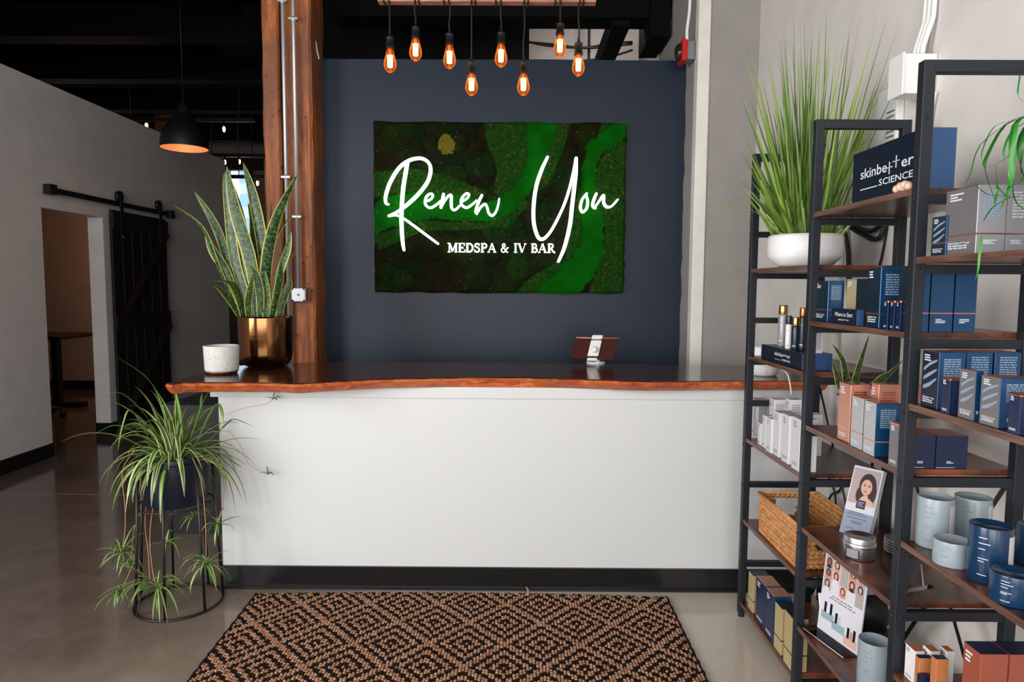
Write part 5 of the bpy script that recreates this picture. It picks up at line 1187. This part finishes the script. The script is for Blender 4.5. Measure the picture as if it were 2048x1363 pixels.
# navy riser with bottles on z 1.13
zs = LZ[3] + UP
rs_ = carton('navy riser box lettered skinbe++er science carrying the bottles', 1522, 1604, 1664, 707, 3, X=.99, left='navy_dark', front='blue_flat', top='navy_dark', txt=0, name='riser_box')
Yn, Yf, X1, z1 = solve(1522, 1604, 1664, 707, zs, .99); hh = z1 - zs; LL = Yf - Yn; o_ = Vector((.9892, Yf, zs))
b = MB(); b.text('skinbe++er', o_ + uL * LL * .36 + vz * hh * .50, uL, vz, hh * .34, 'print_white', width=LL * .38); b.text('SCIENCE', o_ + uL * LL * .54 + vz * hh * .24, uL, vz, hh * .18, 'print_white', width=LL * .20); b.obox(o_ + uL * LL * .44 + vz * hh * .25, uL * LL * .07, vz * hh * .012, Vector((.0003, 0, 0)), 'print_white'); b.build('wordmark', parent=rs_)
def bottle(label, cx, yb, wpx, yt, ycap, body, cap, X, z0):
    Y = bis(lambda Y: pix((X, Y, z0))[0], cx, 1.5, 3.3); r_ = wpx / 2 / F_PX * Y; z1_ = bis(lambda z: pix((X, Y, z))[1], yt, z0, z0 + .5) - z0; zc = bis(lambda z: pix((X, Y, z))[1], ycap, z0, z0 + .5) - z0
    c = Vector((X, Y, z0)); t_ = thing('bottle', c, label, 'bottle')
    MB().lathe(c, [(.001, 0), (r_ * .94, 0), (r_, .003), (r_, zc - .006), (r_ * .9, zc - .001), (r_ * .85, zc)], body, 24).build('bottle_body', parent=t_)
    MB().lathe(c, [(r_ * .95, zc), (r_ * .97, zc + .001), (r_ * .95, z1_ - .002), (r_ * .9, z1_), (.001, z1_)], cap, 24).build('cap', parent=t_)
    b = MB(); arcp(b, c, r_ + .0005, 205, 260, zc * .12, zc * .145, 'print_grey', 3); arcp(b, c, r_ + .0005, 205, 250, zc * .17, zc * .20, 'print_white', 3); arcp(b, c, r_ + .0005, 205, 245, zc * .74, zc * .76, 'print_grey', 3); b.build('printed_label', parent=t_)
zb = z1 + .0008
bottle('tall grey bottle with a gold cap, leftmost on the navy riser', 1564, 690, 18, 610, 628, 'grey_card_light', 'gold_cap', 1.03, zb)
bottle('slim white bottle with a dark cap between the grey and the navy bottle', 1576, 694, 12, 631, 648, 'white_card', 'teal_card', 1.015, zb)
bottle('navy bottle with a gold cap in front of the copper-capped bottle', 1590, 697, 16, 634, 651, 'teal_card', 'gold_cap', 1.02, zb)
bottle('black bottle with a copper cap partly behind the second post', 1604, 698, 15, 615, 632, 'navy_dark', 'copper_lid', 1.03, zb)
t_ = thing('product_box', (1.10, 2.40, zb), 'white text-covered box on the navy riser just right of the second post', 'box')
Yq = 2.33; xa, xb_ = (bis(lambda x: pix((x, Yq, zb))[0], v, .9, 1.5) for v in (1622, 1644)); zt4 = bis(lambda z: pix((xa, Yq, z))[1], 662, zb, zb + .4)
MB().box(xa, xb_, Yq, Yq + .04, zb, zt4, 'pale_card').build('carton', parent=t_); b = MB(); wlines(b, (xa + .004, Yq, zb + .01), (1, 0, 0), (0, 0, 1), xb_ - xa - .008, (zt4 - zb) * .8, 10, 'print_grey', (0, -1, 0), seed=8); b.build('printed_text', parent=t_)
# white textured pot on the counter end, with cord
c = on_z(1532, 752, ZT); c = Vector((c.x, c.y + .05, ZT)); r_ = 31 / F_PX * c.y
hp2 = bis(lambda z: pix((c.x, c.y, z))[1], 690, ZT, 1.4) - ZT
t_ = thing('white_lamp_pot', c, 'white embossed ceramic pot at the right end of the slab behind the first post', 'pot')
b = MB(); b.lathe(c, [(.002, 0), (r_ * .8, 0), (r_ * .93, .008), (r_, .03), (r_, hp2 - .01), (r_ * .97, hp2), (r_ * .9, hp2 - .003), (r_ * .88, hp2 - .03), (.002, hp2 - .03)], 'white_glaze', 40); b.build('pot_body', parent=t_)
for i in range(26):
    an = i * 2.399; z = .02 + (hp2 - .04) * ((i * 7) % 26) / 26; MB().ball(c + Vector((r_ * math.cos(an), r_ * math.sin(an), z)), .004, 'white_glaze', 6, 4, ax=(Vector((.002, 0, 0)), Vector((0, .002, 0)), Vector((0, 0, .008)))).build('embossed_dot', parent=t_)
pts = [on_y(x, y, 2.86) for x, y in ((1562, 738), (1574, 746), (1580, 766), (1583, 790))]; MB().tube(smooth_path(pts, 10), .0035, 'white_plastic', 6).build('cable', label='white cord curving off the slab beside the white embossed pot', cat='cable')
q = on_y(1500, 735, 3.0)
for i, (dx, z) in enumerate(((0, .03), (.006, .022), (-.004, .012))): pass

# white boxes on z .78
W_ = [(1502, 1512, 1536, 799, 1.07, 'white box with fine print, first of the back row of white cartons', 1), (1536, 1546, 1569, 799, 1.07, 'second white box with fine print in the back row of white cartons', 1), (1568, 1577, 1600, 799, 1.07, 'third white box with fine print, just left of the second post', 1),
      (1499, 1510, 1516, 800, 1.03, 'tall pale carton at the far left end of the row of white boxes', 0), (1515, 1520, 1524, 847, .992, 'smallest white box in the front row of the white cartons', 0), (1523, 1530, 1546, 832, .99, 'short white box behind the small one in the front row', 0), (1531, 1541, 1547, 838, .984, 'short pale box in the middle of the front row of white cartons', 0),
      (1545, 1557, 1590, 826, .988, 'tall white box with a bright side, centre of the front row', 0), (1562, 1576, 1600, 832, .984, 'tall white box second from the second post in the front row', 0), (1582, 1597, 1632, 839, .981, 'tall white box in front of all others, cut by the second post', 0)]
for i, (a_, c_, d_, yt, X_b, lb, blk) in enumerate(W_): carton(lb, a_, c_, d_, yt, 5, X=X_b, left='pale_card', front='white_card', top='pale_card', tc='print_grey', block=0, seed=20 + i, group=None)  # left faces in a greyer card than the fronts, side shade as colour
for o in [o for o in bpy.data.objects if o.parent is None and 'back row of white' in str(o.get('label', '')) or 'third white box' in str(o.get('label', ''))]:
    bb = o.children[0].bound_box; pts = [Vector(p) + o.location for p in bb]; x0_, x1_ = min(p.x for p in pts), max(p.x for p in pts); yy = min(p.y for p in pts); z0_, z1_ = min(p.z for p in pts), max(p.z for p in pts)
    b = MB(); wlines(b, (x0_ + (x1_ - x0_) * .15, yy, z0_ + (z1_ - z0_) * .3), (1, 0, 0), (0, 0, 1), (x1_ - x0_) * .7, (z1_ - z0_) * .6, 14, 'print_grey', (0, -1, 0), seed=int(x0_ * 999), fill=.4); b.build('fine_print', parent=o)
t_ = thing('small_carton', (1.12, 2.45, LZ[5] + UP), 'small flat white box lying behind the second post beside the white cartons', 'box')
Yq = 2.52; zq = LZ[5] + UP; xa, xb_ = (bis(lambda x: pix((x, Yq, zq + .08))[0], v, .9, 1.5) for v in (1616, 1644))
MB().box(xa, xb_, Yq, Yq + .05, zq, bis(lambda z: pix((xa, Yq, z))[1], 829, zq, 1.2), 'white_card').build('carton', parent=t_)

# wicker basket on z .43
zs = LZ[7] + UP; bx0, by1, by0 = .99, bis(lambda Y: pix((.99, Y, zs))[0], 1515, 1.5, 3.3), 2.30
by1 = min(by1, 2.80); bx1 = 1.19; Hb = bis(lambda z: pix((bx0, by1, z))[1], 985, zs, .9) - zs
bk = thing('wicker_basket', ((bx0 + bx1) / 2, (by0 + by1) / 2, zs), 'open rectangular woven seagrass basket on the far shelf behind the second post', 'basket')
b = MB(); b.box(bx0 + .012, bx1 - .012, by0 + .012, by1 - .012, zs, zs + .008, 'wicker'); b.build('basket_base', parent=bk)
rows = 9; rh = Hb / rows
for rw in range(rows):
    z = zs + rh * (rw + .5); fl = .014 * rw / rows; xa, xb_, ya, yb_ = bx0 + .006 - fl * .0, bx1 - .006 + fl * 2.6, by0 + .006 - fl, by1 - .006 + fl * .2
    per_ = [((xa, yb_), (xa, ya)), ((xa, ya), (xb_, ya)), ((xb_, ya), (xb_, yb_)), ((xb_, yb_), (xa, yb_))]; b = MB()
    for si, ((ax_, ay_), (bx_, by_)) in enumerate(per_):
        Ls = math.hypot(bx_ - ax_, by_ - ay_); n = max(3, int(Ls / .019)); t = Vector(((bx_ - ax_) / Ls, (by_ - ay_) / Ls, 0)); nr = Vector((t.y, -t.x, 0))
        for i in range(n):
            f = (i + .5) / n
            if si in (1, 3) and rw >= rows - 5 and rw < rows - 1 and .28 < f < .72: continue
            s_ = 1 if (i + rw) % 2 else -1
            d1 = (t * .0135 + Vector((0, 0, .007 * (1 if rw % 2 else -1)))); b.ball(Vector((ax_, ay_, z)) + t * (Ls * f) + Vector((0, 0, 0)), 1, 'wicker', 6, 4, ax=(nr * .0065, d1.cross(nr).normalized() * rh * .56, d1 * 1.05))
    b.build('braid', parent=bk)
b = MB(); zz = zs + Hb + .002; fl = .014; rim = [(bx0, by1, zz), (bx0, by0 - fl, zz), (bx1 + fl * 2.4, by0 - fl, zz), (bx1 + fl * 2.4, by1, zz), (bx0, by1, zz)]; b.tube(rim, .006, 'wicker', 7); b.build('rim', parent=bk)

# bay one bottom (z .066)
carton('gold carton with a dark top, farthest left on the bottom far shelf', 1495, 1505, 1538, 1152, 9, X=.994, left='gold_card', front='gold_card', top='teal_card', band=.30, bandc='navy_dark', txt=0, seed=41)
carton('dark navy carton with a rose-gold top behind its twin on the bottom shelf', 1510, 1528, 1560, 1172, 9, X=.990, left='navy_card', front='blue_card', top='rose_card', txt=1, seed=42)
carton('dark navy carton with a rose-gold top in front of its twin on the bottom shelf', 1529, 1545, 1580, 1193, 9, X=.987, left='navy_card', front='blue_card', top='rose_card', txt=1, seed=43)
carton('gold carton with a navy top next to the navy cartons on the bottom shelf', 1547, 1561, 1594, 1218, 9, X=.984, left='gold_card', front='gold_card', top='teal_card', band=.30, bandc='navy_dark', txt=0, seed=44)
carton('gold carton with a navy top half hidden behind the second post', 1566, 1583, 1613, 1238, 9, X=.981, left='gold_card', front='gold_card', top='teal_card', band=.30, bandc='navy_dark', txt=0, seed=45)

# ---- bay three
carton('slim navy carton with leaf artwork at the left end of the top right shelf', 1861, 1890, 1909, 430, 1, X=.995, left='teal_card', front='blue_card', band=.30, art=1, brand=1, seed=51)
carton('large dark grey carton with a copper band on the top right shelf', 1912, 1950, 2008, 369, 1, X=1.0, left='grey_card', front='grey_card_light', band=.28, brand=1, block=1, seed=52, tc='print_white', dY=.11)
zs = LZ[1] + UP; Yn, Yf, X1a, z1a = solve(1912, 1950, 2008, 369, zs, 1.0)
t_ = thing('product_box', (X1a + .045, Yn + .05, zs), 'second large grey carton with a copper band under the hanging leaves', 'box')
b = MB().box(X1a + .001, X1a + .062, Yn, Yn + .11, zs, z1a, 'grey_card_light', top='copper_foil'); b.build('carton', parent=t_); tbox('foil_band', X1a + .001, X1a + .0626, Yn - .0006, Yn + .11, zs + (z1a - zs) * .28, zs + (z1a - zs) * .30, 'copper_foil', parent=t_)
b = MB(); wlines(b, (X1a + .012, Yn, zs + (z1a - zs) * .13), (1, 0, 0), (0, 0, 1), .036, (z1a - zs) * .07, 3, 'print_white', (0, -1, 0), words=False, seed=4); wlines(b, (X1a + .012, Yn, zs + (z1a - zs) * .5), (1, 0, 0), (0, 0, 1), .04, (z1a - zs) * .4, 9, 'pale_card', (0, -1, 0), seed=5); b.build('printed_text', parent=t_)
# green trailing plant, its pot just out of frame to the right
hc = Vector((1.12, 1.36, zs)); hp_ = thing('small_pot', hc, 'dark pot of the trailing plant at the right edge on the top right shelf', 'pot')
MB().lathe(hc, [(.002, 0), (.05, 0), (.062, .10), (.066, .22), (.06, .22), (.055, .20), (.002, .2)], 'navy_pot', 28).build('pot_body', parent=hp_)
tp_ = thing('trailing_plant', hc + Vector((0, 0, .2)), 'bright green arching leaves of a spider plant at the right edge above the grey cartons', 'plant')
for way, hw in (([(2060, 235), (2020, 245), (1960, 290), (1940, 350), (1925, 372)], 2.2), ([(2060, 230), (2010, 250), (1975, 310), (1970, 340), (1990, 400)], 5), ([(2060, 228), (2030, 250), (2024, 320), (2020, 370), (2000, 420)], 7), ([(2070, 232), (2044, 270), (2040, 330), (2046, 360), (2000, 380)], 7), ([(2060, 240), (2025, 262), (2008, 300), (2010, 330)], 3.5),
                ([(2070, 250), (2030, 300), (1990, 330), (1943, 344)], 2.2), ([(2040, 240), (1990, 252), (1965, 300), (1964, 322)], 2), ([(1990, 330), (1994, 380), (1988, 412)], 4), ([(2022, 330), (2030, 400), (2060, 425)], 4), ([(1995, 372), (2020, 395), (2060, 378)], 2.6), ([(2020, 395), (1985, 415), (1965, 446)], 3), ([(2040, 150), (2036, 190), (2050, 205)], 1.6), ([(1950, 366), (1975, 388), (2030, 392), (2050, 388)], 2.2), ([(1964, 470), (1960, 500), (1956, 540), (1950, 560)], 2.4)):
    pts = [on_y(x, y, 1.36 - .004 * i) for i, (x, y) in enumerate(way)]; n = 12; pp = smooth_path(pts, n); W = hw / F_PX * 1.36
    MB().leaf(pp, [W * max(.08, 1 - (j / n) ** 3) for j in range(n + 1)], 'house_leaf', fold=.3).build('leaf', parent=tp_)
# z 1.13 row
carton('tall blue carton with leaf artwork at the left end of the right middle shelf', 1840, 1873, 1926, 704, 3, X=.992, left='navy_dark', front='blue_card', top='rust_card', block=1, art=1, brand=1, seed=61)
zs = LZ[3] + UP; Yn, Yf, X1a, z1a = solve(1840, 1873, 1926, 704, zs, .992)
for i, lb in enumerate(('middle blue carton of the back row on the right middle shelf', 'right blue carton of the back row, against the rear post')):
    xa = X1a + .004 + i * .066; t_ = thing('product_box', (xa + .03, Yn + .04, zs), lb, 'box'); b = MB().box(xa, xa + .062, Yn + .004, Yn + .075, zs, z1a, 'blue_card', left='navy_dark', top='rust_card'); bevel(b.build('carton', parent=t_), .001, 1)
    b = MB(); wlines(b, (xa + .012, Yn + .004, zs + (z1a - zs) * .5), (1, 0, 0), (0, 0, 1), .04, (z1a - zs) * .42, 10, 'print_pale', (0, -1, 0), seed=i + 9); b.build('printed_text', parent=t_)
carton('small navy box with a copper lid before the leaf-art carton, right middle shelf', 1881, 1897, 1916, 757, 3, X=.981, left='navy_card', front='navy_card', top='copper_lid', lid='copper_lid', seed=63)
carton('blue carton with swirl artwork behind its larger neighbour, right middle shelf', 1915, 1947, 1962, 742, 3, X=.988, left='grey_card', front='blue_card', top='rust_card', art=1, brand=1, seed=64)
carton('wide blue carton with swirl artwork nearest the right edge of the picture', 1957, 1996, 2062, 756, 3, X=.985, left='grey_card', front='blue_card', top='rust_card', art=1, brand=1, block=1, seed=65)
carton('navy box with a copper lid cut by the right edge of the picture', 2014, 2037, 2068, 789, 3, X=.980, left='navy_card', front='navy_card', top='copper_lid', lid='copper_lid', seed=66)
# z .78 tins
cyl('tall pale grey canister on the left of the lower right shelf', 1866, 1101, 66, 1002, 5, 'grey_enamel', wrap='pale_card', name='canister')
cyl('second tall pale grey canister behind the blue canister', 1941, 1092, 66, 1002, 5, 'grey_enamel', wrap='pale_card', name='canister')
cyl('low pale grey tin in front of the grey canisters', 1901, 1139, 68, 1090, 5, 'grey_enamel')
cyl('tall blue canister with a white label in front of the grey canisters', 1975, 1174, 78, 1062, 5, 'blue_enamel', wrap='pale_card', name='canister')
cyl('low blue tin nearest the right edge of the picture', 2022, 1219, 82, 1160, 5, 'blue_enamel')
cyl('dark blue canister at the right edge behind the low blue tin', 2068, 1140, 66, 1062, 5, 'blue_enamel', name='canister')
# z .43 boxes
carton('white box with an orange top at the left of the lowest right shelf', 1808, 1827, 1846, 1302, 7, X=.999, left='white_card', front='white_card', top='orange_card', tc='print_grey', seed=71)
carton('second white box with an orange top behind the orange boxes', 1842, 1858, 1876, 1302, 7, X=1.03, left='white_card', front='white_card', top='orange_card', tc='print_grey', seed=72)
carton('third white box with an orange top next to the dark side of the copper carton', 1876, 1890, 1905, 1302, 7, X=1.07, left='white_card', front='white_card', top='orange_card', tc='print_grey', seed=73)
carton('orange box with a navy top, left one of the front pair', 1827, 1836, 1864, 1316, 7, X=.989, left='orange_card', front='orange_card', top='navy_card', txt=0, seed=74)
carton('orange box with a navy top, right one of the front pair', 1857, 1868, 1892, 1318, 7, X=.994, left='orange_card', front='orange_card', top='navy_card', txt=0, seed=75)
carton('tiny navy box in front of the orange boxes at the bottom of the picture', 1832, 1842, 1862, 1354, 7, X=.982, left='navy_card', front='navy_card', top='navy_card', txt=0, seed=76)
carton('large copper carton with a navy top on the lowest right shelf', 1917, 1951, 2006, 1308, 7, X=1.0, left='rust_card', front='rust_card', top='navy_card', block=0, seed=77)
zs = LZ[7] + UP; Yn, Yf, X1a, z1a = solve(1917, 1951, 2006, 1308, zs, 1.0)
t_ = thing('product_box', (X1a + .04, Yn + .05, zs), 'second large copper carton with a navy top at the right edge', 'box'); MB().box(X1a + .002, X1a + .075, Yn, Yf, zs, z1a, 'rust_card', top='navy_card').build('carton', parent=t_)

# ------------------------------------------------------------------ fittings on the right wall
def wy(x, y, X=XW): return on_x(x, y, X)
a_ = wy(1782, 150, 1.29); c_ = wy(1808, 150, 1.29); zt5 = wy(1795, 115, 1.29).z; zb5 = wy(1795, 192, 1.29).z
wb = thing('wall_box', (1.345, (a_.y + c_.y) / 2, zb5), 'white square electrical box sticking out from the right wall above the grass plant', 'electrical box')
bY0, bY1 = c_.y, a_.y
bevel(tbox('box_body', 1.29, XW - .001, c_.y, a_.y, zb5, zt5, 'white_plastic', parent=wb), .004)
bevel(tbox('box_cover', 1.283, 1.29, c_.y - .004, a_.y + .004, zb5 - .004, zt5 + .004, 'white_plastic', parent=wb), .002)
a_ = wy(1742, 240, 1.37); c_ = wy(1792, 240, 1.37); zt6 = wy(1768, 180, 1.37).z; zb6 = wy(1768, 300, 1.37).z
ic = thing('wall_intercom', (1.385, (a_.y + c_.y) / 2, zb6), 'flat white louvred panel on the right wall behind the grass plant', 'panel')
bevel(tbox('panel_body', 1.37, XW - .001, c_.y, a_.y, zb6, zt6, 'white_plastic', parent=ic), .004)
for i in range(7): tbox('louvre', 1.367, 1.37, c_.y + .012, c_.y + .06, zb6 + .02 + i * .018, zb6 + .025 + i * .018, 'grey_card', parent=ic)
yb5 = c_.y
for i, (xt, lb) in enumerate(((1838, 'left white conduit rising up the right wall from the square white box'), (1850, 'middle white conduit on the right wall above the square white box'), (1862, 'right white conduit on the right wall above the square white box'))):
    y_ = wy(xt, 60, 1.385).y; yv = bY1 - .014 - .022 * i; pts = [(1.36, yv, zt5 - .002), (1.362, yv, zt5 + .03), (1.384, bY1 - .02 - .024 * i, zt5 + .12), (1.387, bY1 - .02 - .024 * i, zt5 + .2), (1.388, bY1 - .02 - .024 * i, CEIL - .01)]
    MB().tube(pts, .0085, 'white_plastic', 8).build('conduit', label=lb, cat='pipe')
pts = [(1.385, 2.30, zb5), (1.388, 2.32, 2.0), (1.388, 2.34, 1.8), (1.388, 2.36, 1.62), (1.38, 2.37, 1.3), (1.385, 2.36, .4)]; MB().tube(smooth_path(pts, 24), .004, 'white_plastic', 6).build('cable', label='thin white cable running down the right wall from the square box behind the shelves', cat='cable')
pts = [wy(1672, 442, 1.37), wy(1700, 448, 1.36), wy(1740, 462, 1.36), wy(1768, 446, 1.37), wy(1755, 478, 1.36), wy(1720, 466, 1.36), wy(1690, 452, 1.36), wy(1696, 500, 1.37), wy(1697, 560, 1.37), wy(1697, 640, 1.37)]
MB().tube(smooth_path(pts, 40), .009, 'rubber_black', 7).build('cable', label='thick tangled black cable on the right wall under the highest shelf', cat='cable')
pts = [wy(1725, 470, 1.38), wy(1752, 480, 1.37), wy(1775, 440, 1.38), wy(1762, 520, 1.38), wy(1745, 560, 1.38)]
MB().tube(smooth_path(pts, 24), .005, 'rubber_black', 6).build('cable', label='thin black cable loop hanging beside the tangled cable on the right wall', cat='cable')
for i, (p, q_) in enumerate((((1650, 940), (1672, 1010)), ((1688, 960), (1658, 1000)))):
    pts = [wy(p[0], p[1], 1.37), wy((p[0] + q_[0]) / 2 + 6, (p[1] + q_[1]) / 2, 1.37), wy(q_[0], q_[1], 1.37), wy(q_[0] + 3, 1090, 1.37)]
    MB().tube(smooth_path(pts, 14), .005, 'rubber_black', 6).build('cable', label=['thick black cord on the wall just behind the wicker basket', 'crossing thin black cord on the wall left of the portrait brochures'][i], cat='cable')
a_ = wy(1690, 480, 1.385); c_ = wy(1822, 480, 1.385)
tbox('access_panel', 1.385, XW - .001, c_.y, a_.y, .35, wy(1750, 436, 1.385).z, 'wall_paint_lit', label='large painted access panel on the right wall behind the middle shelves', cat='panel')
